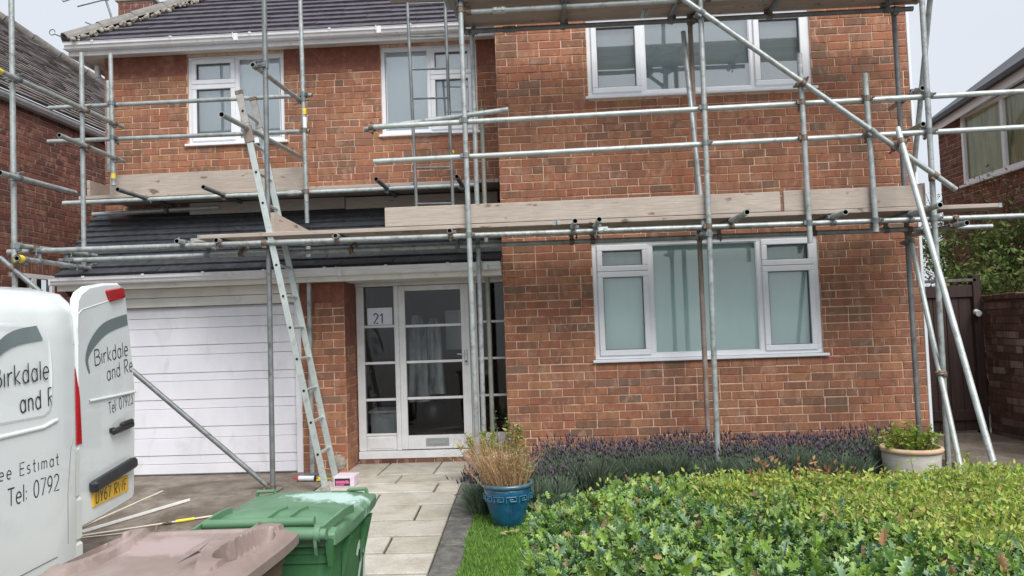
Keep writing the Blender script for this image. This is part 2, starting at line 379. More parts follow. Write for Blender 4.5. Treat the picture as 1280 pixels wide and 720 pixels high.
# ------------------------------------------------------------------ geometry helpers
class MB:
    def __init__(self):
        self.v, self.f, self.mi, self.sm = [], [], [], []
        self.cur, self.smooth = 0, False
    def add(self, vs, fs, smooth=None):
        b = len(self.v)
        self.v.extend([tuple(x) for x in vs])
        for f in fs:
            self.f.append(tuple(i + b for i in f))
            self.mi.append(self.cur)
            self.sm.append(self.smooth if smooth is None else smooth)
        return self
    def box(self, x0, x1, y0, y1, z0, z1):
        v = [(x, y, z) for x in (x0, x1) for y in (y0, y1) for z in (z0, z1)]
        return self.add(v, [(0, 1, 3, 2), (4, 6, 7, 5), (0, 4, 5, 1), (2, 3, 7, 6), (0, 2, 6, 4), (1, 5, 7, 3)])
    def obox(self, c, ax, ay, az, h, ch=0):
        """box at c with unit axes and half sizes h, edges chamfered by ch"""
        c, ax, ay, az = Vector(c), Vector(ax), Vector(ay), Vector(az)
        if not ch:
            v = [c + ax * h[0] * i + ay * h[1] * j + az * h[2] * k for i in (-1, 1) for j in (-1, 1) for k in (-1, 1)]
            return self.add(v, [(0, 1, 3, 2), (4, 6, 7, 5), (0, 4, 5, 1), (2, 3, 7, 6), (0, 2, 6, 4), (1, 5, 7, 3)])
        A, idx = (ax, ay, az), {}
        vs = []
        for i in (-1, 1):
            for j in (-1, 1):
                for k in (-1, 1):
                    s = (i, j, k)
                    for m_ in range(3):
                        p_ = c.copy()
                        for q in range(3):
                            p_ += A[q] * s[q] * (h[q] - (0 if q == m_ else ch))
                        idx[(i, j, k, m_)] = len(vs)
                        vs.append(p_)
        fs = []
        for m_ in range(3):
            a, b = [q for q in range(3) if q != m_]
            for s in (-1, 1):
                loop = []
                for (u, w) in ((-1, -1), (1, -1), (1, 1), (-1, 1)):
                    t_ = [0, 0, 0]
                    t_[m_], t_[a], t_[b] = s, u, w
                    loop.append(idx[(*t_, m_)])
                fs.append(tuple(loop))
        for e in range(3):
            a, b = [q for q in range(3) if q != e]
            for u in (-1, 1):
                for w in (-1, 1):
                    t0, t1 = [0, 0, 0], [0, 0, 0]
                    t0[e], t1[e] = -1, 1
                    t0[a] = t1[a] = u
                    t0[b] = t1[b] = w
                    fs.append((idx[(*t0, a)], idx[(*t1, a)], idx[(*t1, b)], idx[(*t0, b)]))
        for i in (-1, 1):
            for j in (-1, 1):
                for k in (-1, 1):
                    fs.append(tuple(idx[(i, j, k, m_)] for m_ in range(3)))
        return self.add(vs, fs)
    def cbox(self, x0, x1, y0, y1, z0, z1, ch=.004):
        return self.obox(((x0 + x1) / 2, (y0 + y1) / 2, (z0 + z1) / 2), (1, 0, 0), (0, 1, 0), (0, 0, 1), (abs(x1 - x0) / 2, abs(y1 - y0) / 2, abs(z1 - z0) / 2), ch)
    def tube(self, p, q, r, r2=None, n=10, caps=True, smooth=True):
        p, q = Vector(p), Vector(q)
        r2 = r if r2 is None else r2
        d = (q - p).normalized()
        a = d.orthogonal().normalized()
        b = d.cross(a)
        vs = []
        for c, rr in ((p, r), (q, r2)):
            for i in range(n):
                t = 2 * math.pi * i / n
                vs.append(c + (a * math.cos(t) + b * math.sin(t)) * rr)
        self.add(vs, [(i, (i + 1) % n, n + (i + 1) % n, n + i) for i in range(n)], smooth)
        if caps:
            self.add([vs[i] for i in range(n)], [tuple(range(n))[::-1]], False)
            self.add([vs[n + i] for i in range(n)], [tuple(range(n))], False)
        return self
    def hollow(self, p, q, r, wall=.004, depth=.08, n=12):
        """open ended scaffold tube with a dark bore"""
        p, q = Vector(p), Vector(q)
        d = (q - p).normalized()
        self.tube(p, q, r, n=n, caps=False)
        a = d.orthogonal().normalized()
        b = d.cross(a)
        ring = lambda c, rr: [c + (a * math.cos(2 * math.pi * i / n) + b * math.sin(2 * math.pi * i / n)) * rr for i in range(n)]
        for c, s in ((p, 1), (q, -1)):
            vs = ring(c, r) + ring(c, r - wall)
            self.cur = 0
            self.add(vs, [(i, (i + 1) % n, n + (i + 1) % n, n + i) for i in range(n)], False)
            vs = ring(c, r - wall) + ring(c + d * s * depth, r - wall)
            self.cur = 1
            self.add(vs, [(i, (i + 1) % n, n + (i + 1) % n, n + i) for i in range(n)], True)
            self.add(vs[n:], [tuple(range(n))], False)
            self.cur = 0
        return self
    def lathe(self, prof, c, n=24, smooth=True):
        vs = []
        for (r, z) in prof:
            for i in range(n):
                t = 2 * math.pi * i / n
                vs.append((c[0] + r * math.cos(t), c[1] + r * math.sin(t), c[2] + z))
        fs = []
        for k in range(len(prof) - 1):
            for i in range(n):
                fs.append((k * n + i, k * n + (i + 1) % n, (k + 1) * n + (i + 1) % n, (k + 1) * n + i))
        return self.add(vs, fs, smooth)
    def extr(self, prof, fn, a, b, closed=True, smooth=False, caps=True):
        """profile points mapped by fn(s, t, u) between u=a and u=b"""
        n = len(prof)
        vs = [fn(s, t, a) for s, t in prof] + [fn(s, t, b) for s, t in prof]
        m = n if closed else n - 1
        self.add(vs, [(i, (i + 1) % n, n + (i + 1) % n, n + i) for i in range(m)], smooth)
        if caps and closed:
            self.add([fn(s, t, a) for s, t in prof], [tuple(range(n))[::-1]], False)
            self.add([fn(s, t, b) for s, t in prof], [tuple(range(n))], False)
        return self
    def mesh(self, name, mats):
        me = bpy.data.meshes.new(name)
        me.from_pydata(self.v, [], self.f)
        for m in mats:
            me.materials.append(m)
        me.polygons.foreach_set('material_index', self.mi)
        me.polygons.foreach_set('use_smooth', self.sm)
        me.update()
        return me
    def build(self, name, mats, parent=None):
        if not isinstance(mats, (list, tuple)):
            mats = [mats]
        o = bpy.data.objects.new(name, self.mesh(name, mats))
        link(o, parent)
        return o

def link(o, parent=None):
    COL.objects.link(o)
    if parent is not None:
        o.parent = parent
        o.matrix_parent_inverse = WORLD[parent.name].inverted() if parent.name in WORLD else Matrix()
    return o
WORLD = {}

def tag(o, label=None, cat=None, group=None, kind=None):
    if label: o['label'] = label
    if cat: o['category'] = cat
    if group: o['group'] = group
    if kind: o['kind'] = kind
    return o

def thing(name, loc, label, cat, group=None):
    o = bpy.data.objects.new(name, None)
    o.empty_display_size = .2
    o.location = loc
    COL.objects.link(o)
    WORLD[o.name] = Matrix.Translation(Vector(loc))
    return tag(o, label, cat, group)

def gz(y):
    """fall of the ground from the house down to the street"""
    return 0 if y > -1 else -.09 * (-1 - max(y, -6.5))

def np_mesh(name, V, F, mat, parent=None, smooth=False):
    """V (n,3), F (m,k) arrays of equal sized faces"""
    me = bpy.data.meshes.new(name)
    m, k = F.shape
    me.vertices.add(len(V))
    me.vertices.foreach_set('co', V.astype(np.float32).ravel())
    me.loops.add(m * k)
    me.loops.foreach_set('vertex_index', F.astype(np.int32).ravel())
    me.polygons.add(m)
    me.polygons.foreach_set('loop_start', np.arange(0, m * k, k, dtype=np.int32))
    me.polygons.foreach_set('loop_total', np.full(m, k, dtype=np.int32))
    me.update(calc_edges=True)
    me.materials.append(mat)
    if smooth:
        me.polygons.foreach_set('use_smooth', [True] * m)
    o = bpy.data.objects.new(name, me)
    link(o, parent)
    return o

def px_scale(p):
    d = Vector(p) - CAMP
    z = d.dot(W_)
    if z < .3:
        return 0, 0, 0
    return 640 + 960 * d.dot(R_) / z, 360 - 960 * d.dot(U_) / z, 960 / z

# ------------------------------------------------------------------ strokes for lettering
def arc(cx, cy, rx, ry, a0, a1, n=10):
    return [(cx + rx * math.cos(math.radians(a0 + (a1 - a0) * i / n)), cy + ry * math.sin(math.radians(a0 + (a1 - a0) * i / n))) for i in range(n + 1)]
G = {
 'B': (.50, [[(.02, 0), (.02, 1)], [(.02, 1)] + arc(.24, .77, .20, .23, 90, -70), [(.10, .52)] + arc(.26, .27, .24, .27, 80, -90) + [(.02, 0)]]),
 'i': (.10, [[(.05, 0), (.05, .66)]]),
 'r': (.28, [[(.05, 0), (.05, .66)], [(.05, .42)] + arc(.24, .42, .17, .22, 170, 70)]),
 'k': (.36, [[(.05, 0), (.05, 1)], [(.33, .66), (.07, .30), (.35, 0)]]),
 'd': (.42, [[(.37, 0), (.37, 1)], arc(.21, .32, .16, .33, 25, 335, 16)]),
 'a': (.42, [[(.37, 0), (.37, .66)], arc(.21, .32, .16, .33, 25, 335, 16)]),
 'l': (.10, [[(.05, 0), (.05, 1)]]),
 'e': (.40, [[(.04, .34), (.36, .34)] + arc(.20, .32, .17, .33, 5, 310, 16)]),
 'n': (.38, [[(.05, 0), (.05, .66)], [(.05, .44)] + arc(.19, .44, .14, .21, 175, 0) + [(.33, 0)]]),
 'm': (.56, [[(.05, 0), (.05, .66)], [(.05, .46)] + arc(.16, .46, .11, .19, 175, 0) + [(.27, 0)], [(.27, .46)] + arc(.39, .46, .12, .19, 175, 0) + [(.51, 0)]]),
 's': (.32, [arc(.17, .49, .13, .16, 40, 250) + arc(.15, .17, .14, .17, 70, -140)]),
 't': (.26, [[(.12, 1), (.12, .12), (.18, .01), (.26, .02)], [(.0, .66), (.25, .66)]]),
 'R': (.46, [[(.05, 0), (.05, 1)], [(.05, 1)] + arc(.23, .76, .18, .24, 90, -90) + [(.12, .52), (.42, 0)]]),
 'T': (.46, [[(.0, .97), (.46, .97)], [(.23, 0), (.23, .97)]]),
 'E': (.42, [[(.40, 1), (.05, 1), (.05, 0), (.40, 0)], [(.05, .52), (.36, .52)]]),
 'F': (.42, [[(.40, 1), (.05, 1), (.05, 0)], [(.05, .52), (.34, .52)]]),
 'D': (.46, [[(.05, 0), (.05, 1)] + arc(.20, .72, .22, .28, 90, 0) + arc(.20, .28, .22, .28, 0, -90) + [(.05, 0)]]),
 'Y': (.46, [[(.0, 1), (.23, .48), (.23, 0)], [(.46, 1), (.23, .48)]]),
 'W': (.74, [[(.0, 1), (.17, 0), (.37, .75), (.57, 0), (.74, 1)]]),
 ':': (.12, [[(.05, .08), (.05, .17)], [(.05, .48), (.05, .57)]]),
 '0': (.44, [arc(.22, .5, .18, .50, 90, 450, 22)]),
 '1': (.30, [[(.03, .78), (.20, 1), (.20, 0)]]),
 '2': (.44, [arc(.22, .74, .18, .26, 160, -30) + [(.04, 0), (.42, 0)]]),
 '3': (.42, [[(.05, 1), (.38, 1), (.20, .60)] + arc(.20, .30, .19, .30, 80, -150)]),
 '6': (.44, [arc(.22, .30, .18, .30, 0, 360, 16), [(.04, .34), (.06, .62), (.16, .88), (.36, 1)]]),
 '7': (.42, [[(.02, 1), (.40, 1), (.14, 0)]]),
 '9': (.42, [arc(.21, .70, .17, .30, 0, 360, 16), [(.38, .66), (.34, .35), (.12, 0)]]),
 ' ': (.26, []),
}
def lettering(text, h, fn, th=.075, gap=.10, umax=9e9, wscale=1.0):
    """flat print; fn(u, v, lift) -> world; clipped at u = umax"""
    mb = MB()
    x, k = 0, 0
    for ch in text:
        w, strokes = G[ch]
        for st in strokes:
            k += 1
            pts = [((x + a * wscale) * h, b * h) for a, b in st]
            P = []
            for i, q in enumerate(pts):
                if i and (abs(q[0] - pts[i - 1][0]) + abs(q[1] - pts[i - 1][1])) < 1e-6:
                    continue
                P.append(q)
            closed = abs(P[0][0] - P[-1][0]) + abs(P[0][1] - P[-1][1]) < 1e-6
            L, Rr = [], []
            n = len(P)
            for i in range(n):
                a = P[i - 1] if i else (P[-2] if closed else P[0])
                b = P[i + 1] if i < n - 1 else (P[1] if closed else P[-1])
                d = Vector((b[0] - a[0], b[1] - a[1]))
                d.normalize()
                t = th * h / 2
                nx, ny = -d.y * t, d.x * t
                L.append((P[i][0] + nx, P[i][1] + ny))
                Rr.append((P[i][0] - nx, P[i][1] - ny))
            cl = lambda q: (min(q[0], umax), q[1])
            lift = .0012 + .00012 * (k % 5)
            vs = [fn(*cl(q), lift) for q in L] + [fn(*cl(q), lift) for q in Rr]
            fs = [(i, i + 1, n + i + 1, n + i) for i in range(n - 1) if min(L[i][0], Rr[i][0], L[i + 1][0]) < umax]
            mb.add(vs, fs)
        x += w * wscale + gap
    return mb

# ------------------------------------------------------------------ brickwork
BW, BC, JT = .2286, .0825, .0085
_bm = {}
def brick_block(w, h, mat):
    key = (round(w, 3), round(h, 3), mat.name)
    if key not in _bm:
        mb = MB()
        brick_geo(mb, w, h, lambda u, z, d: (u, -d, z))
        _bm[key] = mb.mesh('brick', [mat])
    return _bm[key]
def brick_geo(mb, w, h, fn, jit=0):
    a, b, e = w / 2, h / 2, .0035
    o = .0065 + jit
    v = [fn(-a, -b, -.004), fn(a, -b, -.004), fn(a, b, -.004), fn(-a, b, -.004),
         fn(-a, -b, o - e), fn(a, -b, o - e), fn(a, b, o - e), fn(-a, b, o - e),
         fn(-a + e, -b + e, o), fn(a - e, -b + e, o), fn(a - e, b - e, o), fn(-a + e, b - e, o)]
    f = [(8, 9, 10, 11)]
    for i in range(4):
        j = (i + 1) % 4
        f += [(4 + i, 4 + j, 8 + j, 8 + i), (i, j, 4 + j, 4 + i)]
    mb.add(v, f)

def lay_bricks(u0, u1, z0, z1, openings=(), phase=0, soldier=None, seed=1, zbase=-.04125):
    """list of (uc, zc, w, h) for a stretcher bond face"""
    rnd = random.Random(seed)
    out = []
    n0 = int(math.floor((z0 - zbase) / BC))
    n1 = int(math.ceil((z1 - zbase) / BC))
    for n in range(n0, n1):
        a, b = zbase + n * BC + JT / 2, zbase + (n + 1) * BC - JT / 2
        a, b = max(a, z0), min(b, z1)
        if b - a < .02:
            continue
        cuts = [(u0, u1)]
        for (o0, o1, p0, p1) in openings:
            if b > p0 + .012 and a < p1 - .012:
                nc = []
                for (c0, c1) in cuts:
                    if o1 <= c0 or o0 >= c1:
                        nc.append((c0, c1))
                    else:
                        if o0 > c0: nc.append((c0, o0))
                        if o1 < c1: nc.append((o1, c1))
                cuts = nc
        u = u0 - ((n + phase) % 2) * BW / 2
        while u < u1:
            w = BW
            r = rnd.random()
            if r < .07:
                w = BW * .5
            elif r < .12:
                w = BW * .78
            for (c0, c1) in cuts:
                x0, x1 = max(u + JT / 2, c0 + .002), min(u + w - JT / 2, c1 - .002)
                if x1 - x0 > .03:
                    out.append(((x0 + x1) / 2 + rnd.uniform(-.002, .002), (a + b) / 2 + rnd.uniform(-.002, .002), x1 - x0 - rnd.uniform(-.002, .004), b - a - rnd.uniform(-.003, .005)))
            u += w
    return out

class Wall:
    """vertical face starting at (x,y), running along angle, outward to its right hand side"""
    def __init__(self, x, y, ang):
        self.o = Vector((x, y, 0))
        self.t = Vector((math.cos(ang), math.sin(ang), 0))
        self.n = Vector((math.sin(ang), -math.cos(ang), 0))
        self.ang = ang
    def P(self, u, z, d):
        return self.o + self.t * u + self.n * d + Vector((0, 0, z))

def slab_cells(mb, W, u0, u1, z0, z1, th, openings):
    us = sorted({u0, u1, *[min(max(x, u0), u1) for o in openings for x in o[:2]]})
    zs = sorted({z0, z1, *[min(max(x, z0), z1) for o in openings for x in o[2:]]})
    for a, b in zip(us, us[1:]):
        for c, d in zip(zs, zs[1:]):
            m, k = (a + b) / 2, (c + d) / 2
            if any(o[0] < m < o[1] and o[2] < k < o[3] for o in openings):
                continue
            mb.obox(W.P(m, k, -th / 2), W.t, W.n, (0, 0, 1), ((b - a) / 2, th / 2, (d - c) / 2))

def place_bricks(walls, mat, parent_of, stuff_parent, cap=300, vis=None):
    """walls: list of (Wall, list of bricks, parent); the cap largest in view are objects of their own"""
    allb = []
    for W, bl, par in walls:
        for (u, z, w, h) in bl:
            c = W.P(u, z, 0)
            x, y, s = px_scale(c)
            face = abs((c - CAMP).normalized().dot(W.n))
            area = w * h * s * s * face
            if not (2 < x < 1278 and 2 < y < 718):
                area = 0
            if area and vis and not vis(x, y, c):
                area *= .01
            allb.append((area, W, u, z, w, h, par))
    allb.sort(key=lambda q: -q[0])
    rest = MB()
    for i, (area, W, u, z, w, h, par) in enumerate(allb):
        j = random.uniform(-.0015, .0018)
        if i < cap and area > 60:
            ob = bpy.data.objects.new('brick', brick_block(round(w / .004) * .004, round(h / .003) * .003, mat))
            ob.location = W.P(u, z, j)
            ob.rotation_euler = (0, 0, W.ang)
            COL.objects.link(ob)
            ob.parent = par
            pm_ = par
            ob.matrix_parent_inverse = WORLD[par.name].inverted() if par.name in WORLD else Matrix()
        else:
            brick_geo(rest, w, h, lambda a, b, d: W.P(u + a, z + b, d), j)
    if rest.v:
        o = rest.build('brickwork', mat, stuff_parent)
        o['kind'] = 'stuff'

def pane(x0, x1, y0, y1, z0, z1, m, par, front='y'):
    """thin glass: the outer face mirrors, the other faces are clear"""
    mb = MB()
    mb.box(x0, x1, y0, y1, z0, z1)
    k = {'y': 2, 'x': 0, 'X': 1}[front]
    mb.mi = [0 if i == k else 1 for i in range(6)]
    return mb.build('pane', [m, M['clear']], par)

# ================================================================== GROUND
YB = [60, 20, 8, 2, 0, -1, -2, -3, -4, -5, -6.5, -12, -40]
def sheet(name, x0, x1, y0, y1, dz, mat, kind='structure', parent=None):
    ys = sorted([y for y in YB if y1 < y < y0] + [y0, y1], reverse=True)
    mb = MB()
    vs = []
    for y in ys:
        vs += [(x0, y, gz(y) + dz), (x1, y, gz(y) + dz)]
    mb.add(vs, [(2 * i, 2 * i + 2, 2 * i + 3, 2 * i + 1) for i in range(len(ys) - 1)])
    o = mb.build(name, mat, parent)
    if parent is None:
        o['kind'] = kind
    return o
sheet('ground', -70, 70, 60, -40, -.045, M['road'])
sheet('driveway', -6.78, -1.76, 1.3, -6.6, -.004, M['concrete'])
sheet('side_passage', 4.262, 5.62, 12, -1.6, -.006, M['concrete'])
sheet('flower_bed', -.20, 4.26, .05, -2.0, -.008, M['soil'])
sheet('lawn', -.21, 1.2, -1.55, -6.5, -.002, M['lawn_base'])
path = sheet('path', -1.76, -.40, .48, -6.4, -.020, M['joint'])
rows = [.42, -.25, -.68, -1.06, -1.41, -1.79, -2.14, -2.47, -2.83, -3.28, -3.7, -4.15, -4.6, -5.05, -5.5, -6.0]
joints = [[-1.31, -.75], [-1.05], [-.63], [-1.10], [-.68], [-1.30], [-.78], [-1.22], [-.9], [-1.3, -.7], [-1.0], [-.8], [-1.2], [-.9], [-1.1]]
for k in range(len(rows) - 1):
    xs = [-1.755] + joints[k] + [-.405]
    for a, b in zip(xs, xs[1:]):
        ya, yb = rows[k], rows[k + 1]
        ym = (ya + yb) / 2
        t = Vector((0, yb - ya, gz(yb) - gz(ya))).normalized()
        g_ = .009
        mb = MB()
        mb.obox(((a + b) / 2, ym, (gz(ya) + gz(yb)) / 2 - .018 + random.uniform(-.002, .003)), (1, 0, 0), t, Vector((1, 0, 0)).cross(t) * -1, ((b - a) / 2 - g_, abs(yb - ya) / 2 - .013, .02), .006)
        mb.build('paving_slab', M['slab'], path)
edge = sheet('path_edging', -.405, -.20, .42, -6.4, -.03, M['soil'])
y = .40
while y > -6.0:
    l = random.choice([.42, .5, .6])
    ym = y - l / 2
    mb = MB()
    mb.obox((-.302, ym, gz(ym) - .012 + random.uniform(-.004, .006)), (1, 0, 0), Vector((0, 1, .09 if ym < -1 else 0)).normalized(), (0, 0, 1), (.098, l / 2 - .006, .02), .006)
    mb.build('edging_stone', M['edging'], edge)
    y -= l

# ================================================================== THE HOUSE
HOUSE = thing('brick_house', (0, 1.15, 0), 'red brick house with white windows, garage and glazed front door, wrapped in scaffolding', 'house')
UW = 1.15          # plane of the recessed upper wall
def visr(x, y, c):
    return not (y > 555 and 650 < x)
bay_w = Wall(0, 0, 0)
OPL = (.925, 3.228, 1.03, 2.275)
OPU = (.952, 3.258, 3.785, 4.625)
def wallpart(name, W, u0, u1, z0, z1, ops, mat, th=.10, parent=HOUSE):
    mb = MB()
    slab_cells(mb, W, u0, u1, z0, z1, th, ops)
    return mb.build(name, mat, parent)
front = wallpart('front_wall', bay_w, 0, 4.229, -.1, 5.16, [OPL, OPU], M['mortar'])
b_front = lay_bricks(0, 4.229, -.04, 5.15, [OPL, OPU], seed=3)
up_w = Wall(-4.89, UW, 0)
O1 = (-3.85 + 4.89, -2.655 + 4.89, 3.765, 4.87)
O2 = (-1.465 + 4.89, -.30 + 4.89, 3.775, 4.87)
upper = wallpart('upper_wall', up_w, 0, 4.89, 2.3, 4.90, [O1, O2], M['mortar'])
b_up = lay_bricks(0, 4.89, 2.98, 4.89, [O1, O2], phase=1, seed=5)
pier_w = Wall(-2.13, -.02, 0)
pier = wallpart('garage_pier', pier_w, 0, .46, -.1, 1.96, [], M['mortar'], .09)
b_pier = lay_bricks(0, .46, -.04, 1.86, seed=8, phase=1)
ret_w = Wall(-1.672, .07 - .09, math.pi / 2)
ret = wallpart('pier_return', ret_w, .004, .52, -.1, 1.96, [], M['mortar'], .09)
b_ret = lay_bricks(.004, .50, -.04, 1.55, seed=9)
gl_w = Wall(-4.58, -.02, 0)
gl = wallpart('garage_side_pier', gl_w, 0, .28, -.1, 1.96, [], M['mortar'], .09)
b_gl = lay_bricks(0, .28, -.04, 1.95, seed=10)
# returns and flanks that another viewpoint would meet
left_flank = wallpart('side_wall', Wall(-4.89, 9, -math.pi / 2), 0, 7.75, 0, 4.9, [], M['mortar'])
b_lf = lay_bricks(0, 7.85, 2.0, 4.88, seed=11)
right_w = Wall(4.229, .10, math.pi / 2)
right_flank = wallpart('side_wall', right_w, .002, 8.9, -.1, 5.16, [], M['mortar'])
b_rf = lay_bricks(0, 5, -.04, 5.15, seed=12)
bayret_w = Wall(0, UW, -math.pi / 2)
bayret = wallpart('side_wall', bayret_w, 0, UW - .102, -.1, 5.16, [], M['mortar'])
b_br = lay_bricks(0, UW - .02, -.04, 5.15, seed=13)
gar_l = wallpart('side_wall', Wall(-4.63, UW - .1, -math.pi / 2), 0, 1.0, -.1, 1.95, [], M['mortar'])
wallpart('rear_wall', Wall(4.2, 9, math.pi), 0, 9.0, -.1, 5.0, [], M['mortar'])
place_bricks([(bay_w, b_front, front), (up_w, b_up, upper), (pier_w, b_pier, pier), (ret_w, b_ret, ret), (gl_w, b_gl, gl),
              (right_w, b_rf, right_flank), (bayret_w, b_br, bayret), (Wall(-4.89, 9, -math.pi / 2), b_lf, left_flank)], M['brick'], None, HOUSE, 300, visr)
# red wash smeared over the brickwork under the eaves and over the garage pier
mb = MB()
for (a, b) in ((-4.885, -3.855), (-2.65, -1.47), (-.295, -.004)):
    mb = MB()
    x = a
    while x < b - .03:
        l = min(random.uniform(.12, .3), b - x)
        mb.cbox(x, x + l - .001, UW - .0085 - random.uniform(0, .003), UW + .01, 4.655 - random.uniform(0, .075), 4.897, .002)
        x += l
    mb.build('mortar_smear', M['render_smear'], HOUSE)
mb = MB()
mb.cbox(-2.128, -1.98, -.0295, 0, 1.62, 1.955, .002)
mb.cbox(-1.979, -1.80, -.0305, 0, 1.75, 1.955, .002)
mb.cbox(-1.799, -1.672, -.0290, 0, 1.70, 1.955, .002)
mb.cbox(-1.671, -1.662, -.02, .48, 1.30, 1.955, .002)
mb.build('mortar_smear', M['render_smear'], HOUSE)
# cement patch at the foot of the pier and on the front wall
mb = MB()
mb.lathe([(.001, .012), (.06, .01), (.09, 0)], (0, 0, 0), 9)
mb.v = [(-1.76 + x * .9, -.032 - z * .8, .10 + y * .9) for x, y, z in mb.v]
mb.build('cement_patch', M['bedding'], HOUSE)

def window(x0, x1, z0, z1, yf, cols, curtain, sill=True, sl=.03, sr=.045):
    pane_mat = M['glass'] if z0 < 2 else M['glass_bright']
    fr = MB()
    y0, y1 = yf + .022, yf + .085
    fw = .048
    for a, b, c, d in ((x0, x1, z1 - fw, z1), (x0, x1, z0, z0 + fw), (x0, x0 + fw, z0 + fw, z1 - fw), (x1 - fw, x1, z0 + fw, z1 - fw)):
        fr.cbox(a, b, y0, y1, c, d, .004)
    lights = []
    for i, (a, b, kinds, zs) in enumerate(cols):
        if i:
            pa = cols[i - 1][1]
            fr.cbox(pa, a, y0 + .001, y1, z0 + fw, z1 - fw, .004)
        zz = [z0 + fw] + zs + [z1 - fw]
        for k in range(len(zz) - 1):
            c, d = zz[k] + (.014 if k else 0), zz[k + 1] - (.014 if k < len(zz) - 2 else 0)
            if k:
                fr.cbox(a, b, y0 + .002, y1, zz[k] - .014, zz[k] + .014, .003)
            lights.append((a, b, c, d, kinds[k]))
    f = fr.build('window', M['upvc'], HOUSE)
    for (a, b, c, d, kind) in lights:
        if kind == 'o':
            w = .058
            s = MB()
            a2, b2, c2, d2 = a - .012, b + .012, c - .012, d + .012
            ya, yb = yf + .001, yf + .05
            for q in ((a2, b2, d2 - w, d2), (a2, b2, c2, c2 + w), (a2, a2 + w, c2 + w, d2 - w), (b2 - w, b2, c2 + w, d2 - w)):
                s.cbox(q[0], q[1], ya, yb, q[2], q[3], .006)
            s.build('sash', M['upvc'], f)
            g = MB()
            e = .006
            for q in ((a2 + w, b2 - w, d2 - w - e, d2 - w), (a2 + w, b2 - w, c2 + w, c2 + w + e), (a2 + w, a2 + w + e, c2 + w + e, d2 - w - e), (b2 - w - e, b2 - w, c2 + w + e, d2 - w - e)):
                g.box(q[0], q[1], ya + .012, yb - .004, q[2], q[3])
            g.build('gasket', M['seal'], f)
            p = (a2 + w, b2 - w, c2 + w, d2 - w)
        else:
            p = (a + .004, b - .004, c + .004, d - .004)
            g = MB()
            e = .008
            for q in ((a, b, d - e, d), (a, b, c, c + e), (a, a + e, c + e, d - e), (b - e, b, c + e, d - e)):
                g.cbox(q[0], q[1], yf + .03, yf + .06, q[2], q[3], .002)
            g.build('glazing_bead', M['upvc'], f)
        pane(p[0], p[1], yf + .038, yf + .044, p[2], p[3], pane_mat, f, 'y')
    # blind with soft folds behind the glass
    c = MB()
    n = int((x1 - x0) / .02)
    vs = []
    for i in range(n + 1):
        x = x0 + .02 + (x1 - x0 - .04) * i / n
        yy = yf + .094 + .0015 * math.sin(i * 1.3) + .002 * math.sin(i * .37)
        vs += [(x, yy, z0 + .02), (x, yy, z1 - .02)]
    c.add(vs, [(2 * i, 2 * i + 2, 2 * i + 3, 2 * i + 1) for i in range(n)], True)
    c.build('blind', curtain, f)
    if sill:
        s = MB()
        s.cbox(x0 - sl, x1 + sr, yf - .045, yf + .05, z0 - .032, z0 - .002, .005)
        s.build('sill', M['upvc'], f)
    return f
window(.925, 3.228, 1.065, 2.275, 0, [(.985, 1.485, 'oo', [1.966]), (1.545, 2.605, 'f', []), (2.665, 3.168, 'oo', [1.966])], M['curtain_g'])
window(.952, 3.258, 3.80, 4.625, 0, [(1.012, 1.505, 'o', []), (1.560, 2.640, 'f', []), (2.695, 3.198, 'o', [])], M['curtain_b'])
window(-3.85, -2.655, 3.785, 4.87, UW, [(-3.79, -3.275, 'oo', [4.52]), (-3.22, -2.715, 'f', [])], M['curtain_w'])
window(-1.465, -.30, 3.795, 4.87, UW, [(-1.405, -.90, 'f', []), (-.85, -.36, 'oo', [4.50])], M['curtain_w'])
# roof light cord and vents
mb = MB()
mb.cbox(4.231, 4.262, -.012, .03, .0, 5.15, .004)
mb.build('corner_trim', M['upvc'], HOUSE)

def gutter(x0, x1, yb, zt, size, name='gutter', step=.95):
    """ogee gutter along x in front of a fascia at yb"""
    s = size
    prof = [(0, 0), (0, -.62 * s), (-.18 * s, -.72 * s), (-.55 * s, -.72 * s), (-.72 * s, -.60 * s), (-.80 * s, -.40 * s), (-.96 * s, -.28 * s), (-1.0 * s, -.02 * s), (-1.05 * s, 0), (-1.05 * s, .03 * s), (-.94 * s, .03 * s), (-.90 * s, -.25 * s), (-.70 * s, -.40 * s), (-.60 * s, -.62 * s), (-.06 * s, -.60 * s), (-.05 * s, 0)]
    mb = MB()
    mb.extr(prof, lambda a, b, u: (u, yb + a, zt + b), x0, x1)
    mb.cbox(x0 - .004, x0 + .012, yb - s, yb, zt - .70 * s, zt, .003)
    g = mb.build(name, M['gutter'], HOUSE)
    x = x0 + .35
    while x < x1 - .1:
        k = MB()
        k.extr([(a * 1.06, b * 1.05 + .002) for a, b in prof[:9]] + [(a * .98, b * .98) for a, b in prof[:9]][::-1], lambda a, b, u: (u, yb + a, zt + b), x, x + .022)
        k.cbox(x - .004, x + .026, yb - 1.10 * s, yb - .98 * s, zt - .01, zt + .012, .002)
        k.build('gutter_bracket', M['gutter'], g)
        x += step
    return g
g1 = gutter(-5.19, -.31, .90, 4.985, .11)
mb = MB()
mb.cbox(-5.17, -.004, .902, .925, 4.855, 5.02, .003)
mb.build('fascia', M['gutter'], HOUSE)
mb = MB()
mb.cbox(-5.17, -.004, .926, 1.145, 4.900, 4.914, .002)
mb.cbox(-5.17, -4.90, 1.146, 8.8, 4.900, 4.914, .002)
mb.build('soffit', M['old_white'], HOUSE)
mb = MB()
mb.cbox(-5.19, -5.172, .90, 8.8, 4.855, 5.02, .003)
mb.build('fascia', M['gutter'], HOUSE)
